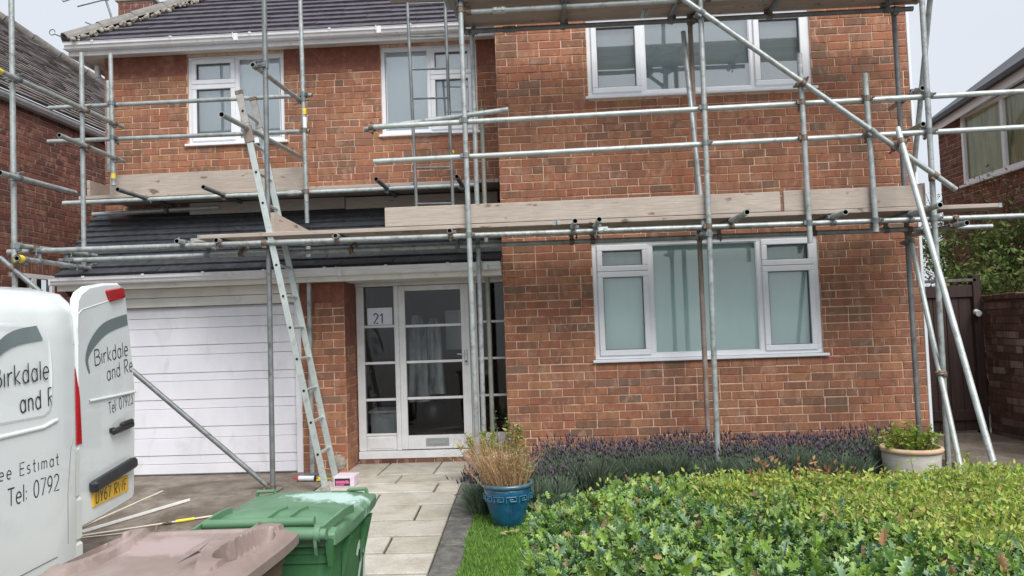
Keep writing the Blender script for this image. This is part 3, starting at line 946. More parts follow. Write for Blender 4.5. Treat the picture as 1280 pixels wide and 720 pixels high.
# downpipe swan neck at the left corner
mb = MB()
pts = [(-5.06, 1.28, 4.86), (-5.06, 1.30, 4.72), (-4.97, 1.42, 4.62), (-4.97, 1.42, 2.6)]
for a, b in zip(pts, pts[1:]):
    mb.tube(a, b, .036, n=12)
mb.build('downpipe', M['gutter'], HOUSE)

g2 = gutter(-4.61, -.005, -.255, 2.085, .105, step=.62)
mb = MB()
mb.cbox(-4.59, -.003, -.254, -.232, 1.955, 2.11, .003)
mb.build('fascia', M['old_white'], HOUSE)
mb = MB()
mb.cbox(-4.59, -.003, -.231, .40, 1.962, 1.976, .002)
mb.build('soffit', M['old_white'], HOUSE)
# gutter unions
for gx, par, yb, zt, s in ((-1.62, g2, -.255, 2.085, .105), (-.16, g2, -.255, 2.085, .105), (-1.40, g1, .90, 4.985, .11), (-3.1, g1, .90, 4.985, .11)):
    k = MB()
    k.cbox(gx - .028, gx + .028, yb - 1.075 * s, yb - .2 * s, zt - .76 * s, zt + .006, .006)
    k.tube((gx - .03, yb - 1.12 * s, zt - .05), (gx - .03, yb - 1.12 * s, zt + .012), .006, n=6)
    k.build('gutter_union', M['gutter'], par)

# ---------------------------------------------------------------- roofs
def tiles(mb, x0f, x1f, ye, ze, pitch, rows_, gauge, tw, th=.036, sgn=1):
    cp, sp = math.cos(pitch), math.sin(pitch)
    for r in range(rows_):
        s0, s1 = r * gauge, (r + 1) * gauge + .03
        x0, x1 = x0f(s0 * cp), x1f(s0 * cp)
        x = x0 - (r % 2) * tw / 2 - random.uniform(0, .02)
        while x < x1:
            a, b = max(x + .002, x0), min(x + tw - .002, x1)
            x += tw
            if b - a < .02:
                continue
            l = th + random.uniform(-.003, .004)
            P = lambda xx, s, d: (xx, ye + sgn * (s * cp) - sgn * 0 - d * sp * sgn, ze + s * sp + d * cp)
            v = [P(a, s0, l), P(b, s0, l + random.uniform(-.002, .002)), P(b, s1, .006), P(a, s1, .006), P(a, s0, -.004), P(b, s0, -.004)]
            mb.add(v, [(0, 1, 2, 3), (4, 5, 1, 0), (4, 0, 3), (5, 2, 1)])
PM = math.radians(40)
roof = MB()
run = 3.6
hz = 4.985 + run * math.tan(PM)
roof.add([(-5.17, .83, 4.97), (0.2, .83, 4.97), (.2, .83 + run, hz - .02), (-5.17 + run, .83 + run, hz - .02)], [(0, 1, 2, 3)])
roof.add([(-5.17, .83, 4.97), (-5.17 + run, .83 + run, hz - .02), (-5.17, 8.9, 4.97)], [(0, 1, 2)])
roof.add([(.2, .83 + run, hz - .02), (-5.17 + run, .83 + run, hz - .02), (-5.17, 8.9, 4.97), (4.5, 8.9, 4.97), (4.5, .83 + run, hz - .02)], [(0, 1, 2, 3, 4)])
# unseen roof over the bay, hipped to the front, put in for its shadow
roof.add([(-.25, -.3, 5.2), (4.5, -.3, 5.2), (2.1, 2.0, 7.1)], [(0, 1, 2)])
roof.add([(-.25, -.3, 5.2), (2.1, 2.0, 7.1), (2.1, 5, 7.1), (-.25, 5, 5.2)], [(0, 1, 2, 3)])
roof.add([(4.5, -.3, 5.2), (4.5, 8.9, 5.2), (2.1, 5, 7.1), (2.1, 2.0, 7.1)], [(0, 1, 2, 3)])
roof.add([(-.25, -.3, 5.18), (4.5, -.3, 5.18), (4.5, .0, 5.18), (-.25, .0, 5.18)], [(0, 1, 2, 3)])
rf = roof.build('main_roof', M['tile'], HOUSE)
mb = MB()
tiles(mb, lambda d: -5.15 + d, lambda d: .1, .83, 4.985, PM, 26, .165, .30)
o = mb.build('roof_tiles', M['tile'], rf)
o['kind'] = 'stuff'
# hip tiles in bedding mortar
hipv = Vector((1, 1, math.tan(PM))).normalized()
for k in range(11):
    a = Vector((-5.17, .84, 5.02)) + hipv * (k * .44)
    mb = MB()
    up = Vector((-.35, -.35, 1)).normalized()
    side = hipv.cross(up).normalized()
    up = side.cross(hipv)
    prof = [(math.cos(t) * .115, math.sin(t) * .10) for t in [math.radians(x) for x in range(0, 181, 20)]]
    prof += [(x * .85, y * .85) for x, y in prof[::-1]]
    mb.extr(prof, lambda s, t, u: a + side * s + up * (t - .01 + (.012 if u < .1 else 0)) + hipv * u, -.01, .44)
    mb.build('hip_tile', M['hip'], rf)
mb = MB()
rr = random.Random(4)
for k in range(170):
    a = Vector((-5.13, .80, 4.995)) + hipv * (k * .028)
    for sd in (Vector((.10, -.02, .0)),):
        c = a + sd + Vector((rr.uniform(-.02, .03), rr.uniform(-.03, .0), rr.uniform(-.01, .03)))
        ax = Vector((rr.uniform(-1, 1), rr.uniform(-1, 1), rr.uniform(-1, 1))).normalized()
        ay = ax.orthogonal().normalized()
        s_ = rr.uniform(.012, .032)
        mb.obox(c, ax, ay, ax.cross(ay), (s_, s_ * .8, s_ * .7), s_ * .3)
mb.build('hip_bedding', M['bedding'], rf)['kind'] = 'stuff'
mb = MB()
mb.tube((-5.30, .80, 5.10), (-5.08, .9, 5.02), .008, n=6)
for i in range(8):
    a, b = math.radians(i * 38), math.radians((i + 1) * 38)
    mb.tube((-5.32 + .035 * math.cos(a), .80, 5.12 + .035 * math.sin(a)), (-5.32 + .035 * math.cos(b), .80, 5.12 + .035 * math.sin(b)), .006, n=5)
mb.build('hip_iron', M['galv_dark'], rf)
# lean-to roof over garage and porch
PL = math.atan2(.84, 1.43)
lean = MB()
lean.add([(-4.58, -.30, 2.085), (.0, -.30, 2.085), (0, 1.13, 2.925), (-5.03, 1.13, 2.925)], [(0, 1, 2, 3)])
lean.add([(-4.58, -.30, 2.06), (-5.03, 1.13, 2.90), (-5.03, 1.13, 1.9), (-4.58, -.05, 1.9)], [(0, 1, 2, 3)])
lr = lean.build('lean_to_roof', M['slate'], HOUSE)
mb = MB()
tiles(mb, lambda d: -4.58 - d * .315, lambda d: -.004, -.30, 2.095, PL, 10, .166, .27, .030)
o = mb.build('roof_slates', M['slate'], lr)
o['kind'] = 'stuff'

# ---------------------------------------------------------------- garage door
gd = MB()
gd.box(-4.30, -2.19, .05, .06, 0, 1.76)
gdo = gd.build('garage_door', M['garage'], HOUSE)
zs = [.012, .115, .205, .385, .500, .690, .785, .980, 1.065, 1.255, 1.355, 1.535, 1.645, 1.742]
for i, (a, b) in enumerate(zip(zs, zs[1:])):
    mb = MB()
    narrow = (b - a) < .13
    mb.cbox(-4.29, -2.205, .018 + (.007 if narrow else 0), .048, a + .0018, b - .0018, .003)
    mb.build('door_slat', M['garage'], gdo)
mb = MB()
mb.cbox(-2.200, -2.132, -.012, .06, 0, 1.76, .004)
mb.build('garage_door_frame', M['garage'], HOUSE)
mb = MB()
mb.cbox(-4.36, -4.295, -.012, .06, 0, 1.76, .004)
mb.build('garage_door_frame', M['garage'], HOUSE)
mb = MB()
mb.cbox(-4.36, -2.135, -.040, .06, 1.765, 1.860, .004)
mb.cbox(-4.36, -2.135, -.055, .06, 1.864, 1.960, .004)
mb.build('garage_head_board', M['old_white'], HOUSE)
mb = MB()
mb.box(-4.3, -2.2, .07, .09, 0, 1.96)
mb.build('garage_dark', M['black'], HOUSE)

# ---------------------------------------------------------------- front door screen
DY = .42
mb = MB()
ch = .004
mb.cbox(-1.662, -.004, DY, DY + .09, 1.925, 1.985, ch)                       # head
mb.cbox(-1.655, -1.572, DY, DY + .09, .135, 1.924, ch)
mb.cbox(-1.236, -1.185, DY - .006, DY + .09, .135, 1.924, ch)
mb.cbox(-.405, -.325, DY, DY + .09, .135, 1.924, ch)
mb.cbox(-1.655, -.004, DY - .025, DY + .09, .050, .131, ch)                # threshold
ds = mb.build('door_screen', M['door_white'], HOUSE)
mb = MB()
mb.cbox(-1.571, -1.237, DY + .012, DY + .05, .136, .292, .006)
mb.cbox(-1.550, -1.258, DY + .004, DY + .02, .155, .275, .006)
mb.build('bottom_panel', M['door_white'], ds)
for z in (.685, 1.085, 1.485):
    mb = MB()
    mb.cbox(-1.571, -1.237, DY + .006, DY + .05, z - .014, z + .014, .004)
    mb.build('glazing_bar', M['door_white'], ds)
mb = MB()
mb.cbox(-1.571, -1.237, DY + .006, DY + .05, .293, .318, .004)
mb.build('glazing_bar', M['door_white'], ds)
for a, b in ((.318, .671), (.699, 1.071), (1.099, 1.471), (1.499, 1.925)):
    pane(-1.571, -1.237, DY + .03, DY + .036, a, b, M['glass_dark'], ds, 'y')
for z in (.70, 1.10, 1.50):
    mb = MB()
    mb.cbox(-.324, -.006, DY + .006, DY + .05, z - .012, z + .012, .004)
    mb.build('glazing_bar', M['door_white'], ds)
mb = MB()
mb.cbox(-.324, -.006, DY + .012, DY + .05, .136, .30, .004)
mb.build('bottom_panel', M['door_white'], ds)
for a, b in ((.30, .688), (.712, 1.088), (1.112, 1.488), (1.512, 1.925)):
    pane(-.324, -.006, DY + .03, DY + .036, a, b, M['glass_dark'], ds, 'y')
mb = MB()
D0, D1 = -1.183, -.409
for q in ((D0, -1.112, .142, 1.920), (-.500, D1, .142, 1.920), (-1.111, -.501, .142, .290), (-1.111, -.501, 1.865, 1.920)):
    mb.cbox(q[0], q[1], DY - .008, DY + .04, q[2], q[3], .004)
dr = mb.build('front_door', M['door_white'], HOUSE)
for z in (.690, 1.085, 1.478):
    mb = MB()
    mb.cbox(-1.111, -.501, DY + .0, DY + .04, z - .014, z + .014, .004)
    mb.build('glazing_bar', M['door_white'], dr)
for a, b in ((.291, .676), (.704, 1.071), (1.099, 1.464), (1.492, 1.864)):
    pane(-1.111, -.501, DY + .014, DY + .020, a, b, M['glass_dark'], dr, 'y')
mb = MB()
mb.cbox(-.918, -.668, DY - .016, DY - .007, .172, .258, .004)
mb.cbox(-.890, -.696, DY - .022, DY - .015, .190, .238, .004)
mb.build('letter_plate', M['letter_metal'], dr)
mb = MB()
mb.cbox(-.472, -.436, DY - .018, DY - .007, 1.035, 1.200, .004)
mb.tube((-.455, DY - .02, 1.155), (-.455, DY - .06, 1.155), .008, n=8)
mb.tube((-.455, DY - .055, 1.155), (-.545, DY - .055, 1.160), .008, n=8)
mb.build('door_handle', M['chrome'], dr)
mb = MB()
mb.lathe([(.012, 0), (.012, .003), (.004, .003)], (0, 0, 0), 10)
mb.v = [(-.455 + x, DY - .019 - z, 1.075 + y) for x, y, z in mb.v]
mb.build('keyhole', M['black'], dr)
# brick-on-edge step
st = MB()
st.box(-1.65, -.01, DY - .005, DY + .1, -.05, .046)
sto = st.build('door_step', M['mortar'], HOUSE)
for i in range(8):
    mb = MB()
    x = -1.645 + i * .205
    mb.cbox(x, x + .195, DY - .018, DY + .02, -.035, .045, .005)
    mb.build('brick', M['brick_dark'], sto)
# the sheet of paper with the house number
mb = MB()
mb.box(-1.535, -1.260, DY + .026, DY + .028, 1.503, 1.690)
pp = mb.build('number_sign', M['paper'], ds)
lettering('21', .105, lambda u, v, l: (-1.470 + u, DY + .025 - l, 1.522 + v), th=.125, gap=.14, wscale=1.25).build('number', M['print'], pp)
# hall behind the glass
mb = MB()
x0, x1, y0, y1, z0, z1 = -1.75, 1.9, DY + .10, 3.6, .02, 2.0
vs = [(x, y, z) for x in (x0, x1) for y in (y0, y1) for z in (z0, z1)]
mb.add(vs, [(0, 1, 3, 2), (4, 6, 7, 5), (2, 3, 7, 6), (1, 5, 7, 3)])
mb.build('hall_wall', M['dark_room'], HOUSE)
mb = MB()
mb.box(x0, x1, y0 - .1, y1, .0, .03)
hf = mb.build('hall_floor', M['hall_floor'], HOUSE)
for i in range(5):
    for j in range(4):
        if (i + j) % 2:
            mb = MB()
            mb.box(-1.6 + i * .3, -1.3 + i * .3, .6 + j * .3, .9 + j * .3, .031, .034)
            mb.build('floor_tile', M['hall_tile_dark'], hf)

def cloth_coat(name, x, y, z0, z1, w, label, seed):
    rnd = random.Random(seed)
    mb = MB()
    n, m = 22, 12
    vs = []
    for j in range(m + 1):
        t = j / m
        ww = w * (.35 + .60 * min(1, t * 7)) * (1 - .10 * math.sin(t * 4)) + .03 * t
        for i in range(n):
            a = 2 * math.pi * i / n
            rx = ww / 2 * (1 + .10 * math.sin(3 * a + seed) + .05 * math.sin(7 * a + t * 3))
            ry = .07 * (1 + .4 * math.sin(5 * a + seed + t))
            vs.append((x + rx * math.cos(a), y + ry * math.sin(a), z1 + (z0 - z1) * t))
    fs = [(j * n + i, j * n + (i + 1) % n, (j + 1) * n + (i + 1) % n, (j + 1) * n + i) for j in range(m) for i in range(n)]
    fs.append(tuple(range(n)))
    mb.add(vs, fs, True)
    return tag(mb.build(name, M['coat']), label, 'coat')
cloth_coat('coat', -1.05, .78, .62, 1.60, .22, 'long grey coat hanging nearest the hinge side behind the front door glass', 1)
cloth_coat('coat', -.86, .84, .70, 1.56, .20, 'shorter grey coat hanging beside the longer one behind the door glass', 4)
mb = MB()
mb.cbox(-1.60, -1.30, .75, 1.1, .03, .50, .01)
cb = mb.build('cabinet', M['hall_white'])
mb = MB()
mb.cbox(-1.62, -1.28, .73, 1.12, .502, .535, .006)
mb.build('cabinet_top', M['hall_white'], cb)
tag(cb, 'low white cupboard standing inside the hall behind the narrow side pane', 'cupboard')
mb = MB()
mb.cbox(-.76, -.64, 1.3, 1.33, 1.46, 1.62, .006)
mb.cbox(-.79, -.60, 1.32, 1.34, 1.18, 1.655, .004)
tag(mb.build('wall_mirror', M['hall_white']), 'small pale framed mirror in the hall, seen through the upper door glass', 'mirror')
mb = MB()
mb.lathe([(.001, 0), (.13, 0), (.15, .1), (.14, .22), (.10, .24), (.001, .24)], (-.92, .98, .35), 14)
tag(mb.build('hall_bag', M['black']), 'dark round bag on the hall floor behind the lowest door pane', 'bag')
# chimney of the far stack and the aerial
CH = thing('chimney_stack', (-6.5, 5, 5.5), 'old brick chimney standing behind the left hip of the tiled roof', 'chimney')
mb = MB()
mb.box(-6.89, -6.27, 5, 5.6, 4.6, 7.36)
cm = mb.build('stack', M['mortar_dark'], CH)
cw = [(Wall(-6.89, 5, 0), lay_bricks(0, .62, 6.2, 7.34, seed=20), cm), (Wall(-6.27, 5, math.pi / 2), lay_bricks(0, .6, 6.2, 7.34, seed=21), cm)]
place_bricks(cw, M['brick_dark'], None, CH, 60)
mb = MB()
mb.cbox(-6.93, -6.23, 4.96, 5.64, 7.36, 7.42, .01)
mb.build('cap', M['bedding'], CH)
mb = MB()
mb.tube((-5.76, 3, 5.9), (-5.985, 3, 6.62), .016, n=6)
mb.tube((-6.38, 3, 6.415), (-5.90, 3, 6.51), .010, n=6)
mb.tube((-6.60, 3, 6.50), (-6.30, 3, 6.585), .009, n=6)
mb.tube((-6.26, 3.0, 6.17), (-6.03, 3, 6.07), .010, n=6)
mb.tube((-6.60, 3, 6.50), (-6.63, 3, 6.60), .008, n=6)
mb.tube((-6.03, 3, 6.07), (-5.80, 3, 6.02), .010, n=6)
mb.cbox(-5.99, -5.90, 2.97, 3.03, 6.49, 6.55, .01)
tag(mb.build('tv_aerial', M['galv_dark']), 'thin metal television aerial tilting above the left roof corner', 'aerial')

# ================================================================== NEIGHBOUR ON THE LEFT
NL = thing('brick_house', (-6.8, 3, 0), 'dark brick neighbouring house at the left edge with brown tiled roof', 'house')
nlw = Wall(-6.8, .3, math.pi / 2)
OW = (1.86, 2.76, 1.30, 2.40)
OS = (1.80, 2.95, 2.41, 2.615)
nlm = wallpart('side_wall', nlw, 0, 13, -.1, 4.86, [OW], M['mortar_dark'], .12, NL)
bl = lay_bricks(0, 9.5, -.04, 4.85, [OW, OS], seed=31)
bl += [(1.80 + .038 + i * .0765, 2.512, .066, .196) for i in range(15)]
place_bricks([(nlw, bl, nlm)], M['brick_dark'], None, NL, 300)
mb = MB()
TP = .8
mb.add([(-6.90, -.5, 4.94), (-6.90, 15.3, 4.94), (-11.2, 9.0, 8.40), (-11.9, 8.1, 8.94), (-11.9, -.5, 8.94)], [(0, 1, 2, 3, 4)])
nr = mb.build('roof', M['tile_brown'], NL)
mb = MB()
pitch = math.atan(TP)
rnd = random.Random(9)
for r in range(38):
    s0 = r * .165
    dx, dz = s0 * math.cos(pitch), s0 * math.sin(pitch)
    ymax = 15.3 - dx * (15.3 - 8.1) / 5.0
    y = 1.0 - (r % 2) * .15
    while y < ymax:
        a, b = y + .003, min(y + .30, ymax)
        y += .303
        if b - a < .05: continue
        l = .03 + rnd.uniform(-.006, .01)
        X = lambda s, d: -6.90 - s * math.cos(pitch) + d * math.sin(pitch)
        Z = lambda s, d: 4.95 + s * math.sin(pitch) + d * math.cos(pitch)
        v = [(X(s0, l), a, Z(s0, l)), (X(s0, l), b, Z(s0, l)), (X(s0 + .19, .008), b, Z(s0 + .19, .008)), (X(s0 + .19, .008), a, Z(s0 + .19, .008)), (X(s0, 0), a, Z(s0, 0)), (X(s0, 0), b, Z(s0, 0))]
        mb.add(v, [(0, 3, 2, 1), (4, 0, 1, 5), (4, 3, 0), (5, 1, 2)])
mb.build('roof_tiles', M['tile_brown'], nr)['kind'] = 'stuff'
for k in range(15):
    t = k / 15
    a = Vector((-11.9, 8.1, 9.0)).lerp(Vector((-6.90, 15.3, 5.0)), t)
    b = Vector((-11.9, 8.1, 9.0)).lerp(Vector((-6.90, 15.3, 5.0)), t + 1 / 15.5)
    mb = MB()
    mb.tube(a, b, .13, .115, n=8)
    mb.build('hip_tile', M['tile_brown'], nr)
mb = MB()
mb.cbox(-6.93, -6.90, -.4, 13.2, 4.72, 4.93, .003)
mb.cbox(-6.89, -6.80, -.4, 13.2, 4.86, 4.875, .002)
mb.build('fascia', M['black'], NL)
mb = MB()
mb.extr([(0, 0), (0, -.07), (.04, -.09), (.09, -.07), (.11, -.02), (.11, .0)], lambda a, b, u: (-6.80 + a, u, 4.80 + b), -.4, 13.2)
mb.build('gutter', pm('grey_gutter', (.30, .31, .32), (.38, .39, .40), 8, .5, bs=.05), NL)
mb = MB()
yy = lambda u: .3 + u
for (a, b, c, d) in ((1.86, 2.76, 2.34, 2.40), (1.86, 2.76, 1.30, 1.36), (1.86, 1.93, 1.36, 2.34), (2.69, 2.76, 1.36, 2.34), (2.26, 2.36, 1.36, 2.34)):
    mb.cbox(-6.86, -6.79, yy(a), yy(b), c, d, .004)
w = mb.build('window', M['upvc'], NL)
for a, b in ((1.93, 2.26), (2.36, 2.69)):
    pane(-6.835, -6.829, yy(a), yy(b), 1.36, 2.34, M['glass_dark'], w, 'X')
    mb = MB()
    mb.box(-6.99, -6.98, yy(a) - .05, yy(b) + .05, 1.3, 2.38)
    mb.build('dark_room', M['dark_room'], w)
mb = MB()
mb.cbox(-6.80, -6.70, 3.55, 3.95, 1.98, 2.10, .02)
mb.tube((-6.74, 3.45, 2.04), (-6.74, 4.1, 2.04), .03, n=8)
mb.build('outside_lamp', M['black'], NL)

# ================================================================== NEIGHBOUR ON THE RIGHT
NR = thing('brick_house', (7.4, 3, 0), 'dark brick neighbouring house at the right edge with a wide upstairs window', 'house')
nrw = Wall(7.4, 5.69, -math.pi / 2)
OW = (.74, 3.9, 3.50, 4.66)
nrm = wallpart('side_wall', nrw, 0, 6, -.1, 4.66, [OW], M['mortar_dark'], .12, NR)
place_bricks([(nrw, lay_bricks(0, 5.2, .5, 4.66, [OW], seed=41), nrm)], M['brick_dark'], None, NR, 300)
wallpart('rear_wall', Wall(12, 5.69, math.pi), 0, 4.59, -.1, 4.66, [], M['mortar_dark'], .12, NR)
mb = MB()
for (a, b, c, d) in ((4.95, 1.79, 4.60, 4.66), (4.95, 1.79, 3.50, 3.57), (4.95, 4.88, 3.57, 4.60), (3.86, 3.78, 3.57, 4.60), (2.80, 2.72, 3.57, 4.60), (1.86, 1.79, 3.57, 4.60)):
    mb.cbox(7.385, 7.46, min(a, b), max(a, b), c, d, .004)
w = mb.build('window', M['upvc'], NR)
for a, b in ((3.86, 4.88), (2.80, 3.78), (1.86, 2.72)):
    pane(7.43, 7.436, a, b, 3.57, 4.60, M['glass_net'], w, 'x')
mb = MB()
vs = []
for i in range(81):
    y = 1.8 + 3.14 * i / 80
    x = 7.448 + .004 * math.sin(i * .9)
    vs += [(x, y, 3.5), (x, y, 4.66)]
mb.add(vs, [(2 * i, 2 * i + 1, 2 * i + 3, 2 * i + 2) for i in range(80)], True)
mb.build('reflection_tinted_net', M['curtain_n'], w)
mb = MB()
mb.cbox(7.33, 7.40, 1.74, 5.0, 3.455, 3.498, .005)
mb.build('sill', M['upvc'], w)
mb = MB()
mb.add([(7.28, 6.0, 4.52), (7.28, .2, 4.87), (7.28, .2, 5.03), (7.28, 6.0, 4.66), (7.31, 6.0, 4.52), (7.31, .2, 4.87), (7.31, .2, 5.03), (7.31, 6.0, 4.66)],
       [(0, 1, 2, 3), (7, 6, 5, 4), (0, 4, 5, 1), (3, 2, 6, 7), (0, 3, 7, 4), (1, 5, 6, 2)])
mb.build('bargeboard', M['upvc'], NR)
mb = MB()
mb.add([(7.31, 6.0, 4.56), (7.31, .2, 4.90), (7.44, .2, 4.90), (7.44, 6.0, 4.60)], [(0, 1, 2, 3)])
mb.build('soffit', M['old_white'], NR)
mb = MB()
mb.add([(7.20, 6.15, 4.635), (7.20, .1, 5.03), (7.20, .1, 5.11), (7.20, 6.15, 4.71), (11, 4.5, 7.6), (11, .1, 7.7)],
       [(0, 1, 2, 3), (3, 2, 5, 4)])
mb.add([(7.20, 6.15, 4.635), (7.28, 6.15, 4.635), (7.28, .1, 5.03), (7.20, .1, 5.03)], [(0, 1, 2, 3)])
mb.add([(7.20, 6.15, 4.71), (11, 4.5, 7.6), (11, 6.15, 4.71)], [(0, 1, 2)])
mb.build('roof', M['slate'], NR)

# ================================================================== GARDEN WALL AND GATE
GW = thing('garden_wall', (5.6, 0, 0), 'weathered dark brick garden wall at the right edge beyond the passage', 'wall')
gww = Wall(5.6, 1.38, -math.pi / 2)
gm = wallpart('wall_core', gww, 0, 4.2, -.1, 1.55, [], M['mortar_garden'], .22, GW)
place_bricks([(gww, lay_bricks(0, 2.6, -.04, 1.54, seed=51), gm)], M['brick_garden'], None, GW, 240)
for i in range(18):
    mb = MB()
    mb.cbox(5.565, 5.86, 1.38 - (i + 1) * .232 + .006, 1.38 - i * .232, 1.552, 1.612 + .006 * (i % 3), .008)
    mb.build('coping_brick', M['brick_garden'], GW)
GT = thing('side_gate', (4.9, 1.4, 0), 'tall dark stained timber gate closing the side passage', 'gate')
for i in range(8):
    x = 4.285 + i * .148
    mb = MB()
    mb.cbox(x, x + .143, 1.40 + .002 * (i % 2), 1.425, .03, 1.74, .004)
    mb.build('plank', M['wood_dark'], GT)
mb = MB()
mb.cbox(4.27, 5.49, 1.375, 1.399, 1.60, 1.74, .004)
mb.build('rail', M['wood_dark'], GT)
mb = MB()
mb.cbox(4.27, 5.49, 1.375, 1.399, .15, .27, .004)
mb.build('rail', M['wood_dark'], GT)
mb = MB()
mb.cbox(4.24, 5.52, 1.36, 1.46, 1.78, 1.815, .004)
mb.build('top_rail', M['edging'], GT)
mb = MB()
mb.cbox(5.475, 5.57, 1.36, 1.46, 0, 1.86, .006)
tag(mb.build('gate_post', M['wood_dark']), 'dark square timber post between the gate and the brick garden wall', 'post')
mb = MB()
mb.tube((5.49, 1.29, 1.40), (5.49, 1.355, 1.42), .035, n=12)
tag(mb.build('wall_light', M['upvc']), 'small white cylindrical light fixed to the dark gate post', 'light')

# ================================================================== SCAFFOLD
SC = thing('scaffold', (0, -1, 0), 'galvanised tube scaffold with timber board platforms standing around the front of the brick house', 'scaffold')
TUBES = [
    ('std', (-4.424, -1.150, 4.459), (-4.397, -1.150, 1.855)),
    ('std', (-4.410, -0.100, 4.503), (-4.395, -0.100, 2.060)),
    ('std', (-4.399, 0.430, 4.683), (-4.376, 0.430, 3.171)),
    ('std', (-4.645, 0.800, 4.500), (-4.640, 0.800, 3.402)),
    ('dark', (-2.151, -0.850, 4.680), (-2.155, -0.850, 0.042)),
    ('std', (-2.212, 0.450, 5.251), (-2.186, 0.450, 2.660)),
    ('std', (-2.008, -0.100, 2.338), (-2.015, -0.100, 0.020)),
    ('std', (-0.257, -1.000, 4.528), (-0.229, -1.000, 0.074)),
    ('std', (-0.208, -0.400, 4.395), (-0.218, -0.400, 0.379)),
    ('olive', (-0.174, 0.100, 3.756), (-0.169, 0.100, 0.306)),
    ('std', (1.937, -1.000, 4.394), (1.902, -1.000, 0.091)),
    ('std', (1.867, -0.500, 4.250), (1.887, -0.950, 2.203)),
    ('rust', (1.957, -0.400, 4.469), (1.946, -0.400, -0.024)),
    ('std', (2.799, -1.000, 3.810), (2.808, -1.000, 2.089)),
    ('std', (3.369, -1.000, 3.598), (3.391, -1.000, 2.166)),
    ('dark', (3.934, -0.400, 4.405), (3.938, -0.400, 0.037)),
    ('std', (3.909, -1.000, 4.288), (3.892, -1.000, 0.040)),
    ('std', (4.021, -0.930, 4.298), (4.080, -0.300, 2.815)),
    ('pale', (3.592, -1.080, 3.073), (3.608, -2.200, 0.355)),
    ('pale', (3.923, -0.500, 2.114), (3.837, -1.300, 0.151)),
    ('std', (1.745, -1.060, 4.364), (4.072, -1.060, 2.507)),
    ('dark', (-4.488, -1.220, 2.219), (-2.227, -0.780, 0.021)),
    ('pale', (-1.128, -0.950, 3.330), (4.917, -0.950, 3.386)),
    ('std', (-1.212, -0.880, 3.329), (0.146, -0.880, 3.456)),
    ('pale', (-1.114, -0.950, 3.007), (4.896, -0.950, 3.061)),
    ('std', (-4.608, -0.950, 2.300), (4.844, -0.950, 2.265)),
    ('std', (-4.429, -0.450, 2.251), (4.708, -0.450, 2.234)),
    ('pale', (-5.005, 0.500, 3.009), (-0.294, 0.500, 3.020)),
    ('std', (-5.168, 0.500, 4.113), (-2.115, 0.500, 4.116)),
    ('std', (-5.179, 0.500, 3.725), (-2.152, 0.500, 3.707)),
    ('pale', (-0.185, -0.950, 4.371), (2.852, -0.950, 4.382)),
    ('dark', (-0.187, -0.450, 4.383), (4.093, -0.450, 4.384)),
    ('pale', (-4.951, 0.980, 2.947), (-3.407, 0.980, 2.971)),
    ('std', (-4.360, -1.390, 3.870), (-4.360, 0.610, 3.882)),
    ('std', (-4.360, -1.392, 2.954), (-4.360, -0.303, 2.963)),
    ('std', (-4.360, -0.559, 3.499), (-4.360, 0.620, 3.484)),
    ('std', (-4.360, -1.168, 2.328), (-4.360, 0.054, 2.342)),
    ('std', (-4.300, -1.264, 2.201), (-4.300, -0.120, 2.190)),
    ('std', (-2.250, -0.908, 3.989), (-2.250, 0.545, 4.063)),
    ('std', (-2.300, -1.514, 3.349), (-2.300, 0.807, 3.462)),
    ('std', (3.970, -0.791, 3.503), (3.970, -0.112, 3.501)),
    ('std', (3.970, -0.765, 3.174), (3.970, -0.178, 3.183)),
]
open_ends = True
TUBES += [('std', (x, y0, 2.322), (x, y1, 2.322)) for x, y0, y1 in ((-2.917, -1.09, -.30), (-2.576, -1.03, -.30), (-1.468, -1.02, -.25), (-.414, -1.05, -.25), (.708, -1.38, -.30), (.911, -1.42, -.28), (2.133, -1.50, -.25), (3.035, -1.25, -.30), (3.72, -1.47, -.12))]
TUBES += [('std', (4.10, -1.15, 2.20), (4.10, -.10, 2.21))]
TUBES += [('dark', (x, y0, 3.022), (x, y1, 3.022)) for x, y0, y1 in ((-4.035, -.09, 1.10), (-3.145, -.02, 1.12), (-1.291, -.05, 1.12), (-.45, .0, 1.12))]
TUBES += [('dark', (x, -1.18, 4.425), (x, -.34, 4.425)) for x in (-.30, .70, 1.76, 2.02, 2.72, 3.84)]
# the uprights and diagonals that leave the frame go on to the lift above
RT = .0242
segs = []
GM = {'std': 'galv', 'pale': 'galv_pale', 'dark': 'galv_dark', 'olive': 'galv_olive', 'rust': 'galv_rust'}
for kind, a, b in TUBES:
    a, b = Vector(a), Vector(b)
    d = (b - a).normalized()
    if a.z > 4.20 and abs(d.z) > .9 and not (3.5 < a.z < 4.2):
        if abs(a.y + .4) > .2 or a.x < -1:      # uprights carry on above the picture
            if a.y < -.8 or a.x < -1.9 and a.y == .45:
                a = a - d * 1.2
    if kind == 'pale' and d.z < -.8 and b.y < -1.2:      # rakers reach the ground
        k = (b.z - gz(b.y) + .02) / -d.z
        b = b + d * max(0, k)
    elif abs(d.z) > .9 and b.z < .5:
        b = b + d * ((b.z - gz(b.y) - .012) / -d.z)
    segs.append((a, b))
    mb = MB()
    mb.hollow(a, b, RT)
    tb = mb.build('scaffold_tube', [M[GM[kind]], M['bore']], SC)
    if abs(d.z) > .9 and b.z < gz(b.y) + .1:
        p = MB()
        p.cbox(b.x - .075, b.x + .075, b.y - .075, b.y + .075, gz(b.y) + .001, gz(b.y) + .012, .002)
        p.build('base_plate', M['galv_dark'], tb)

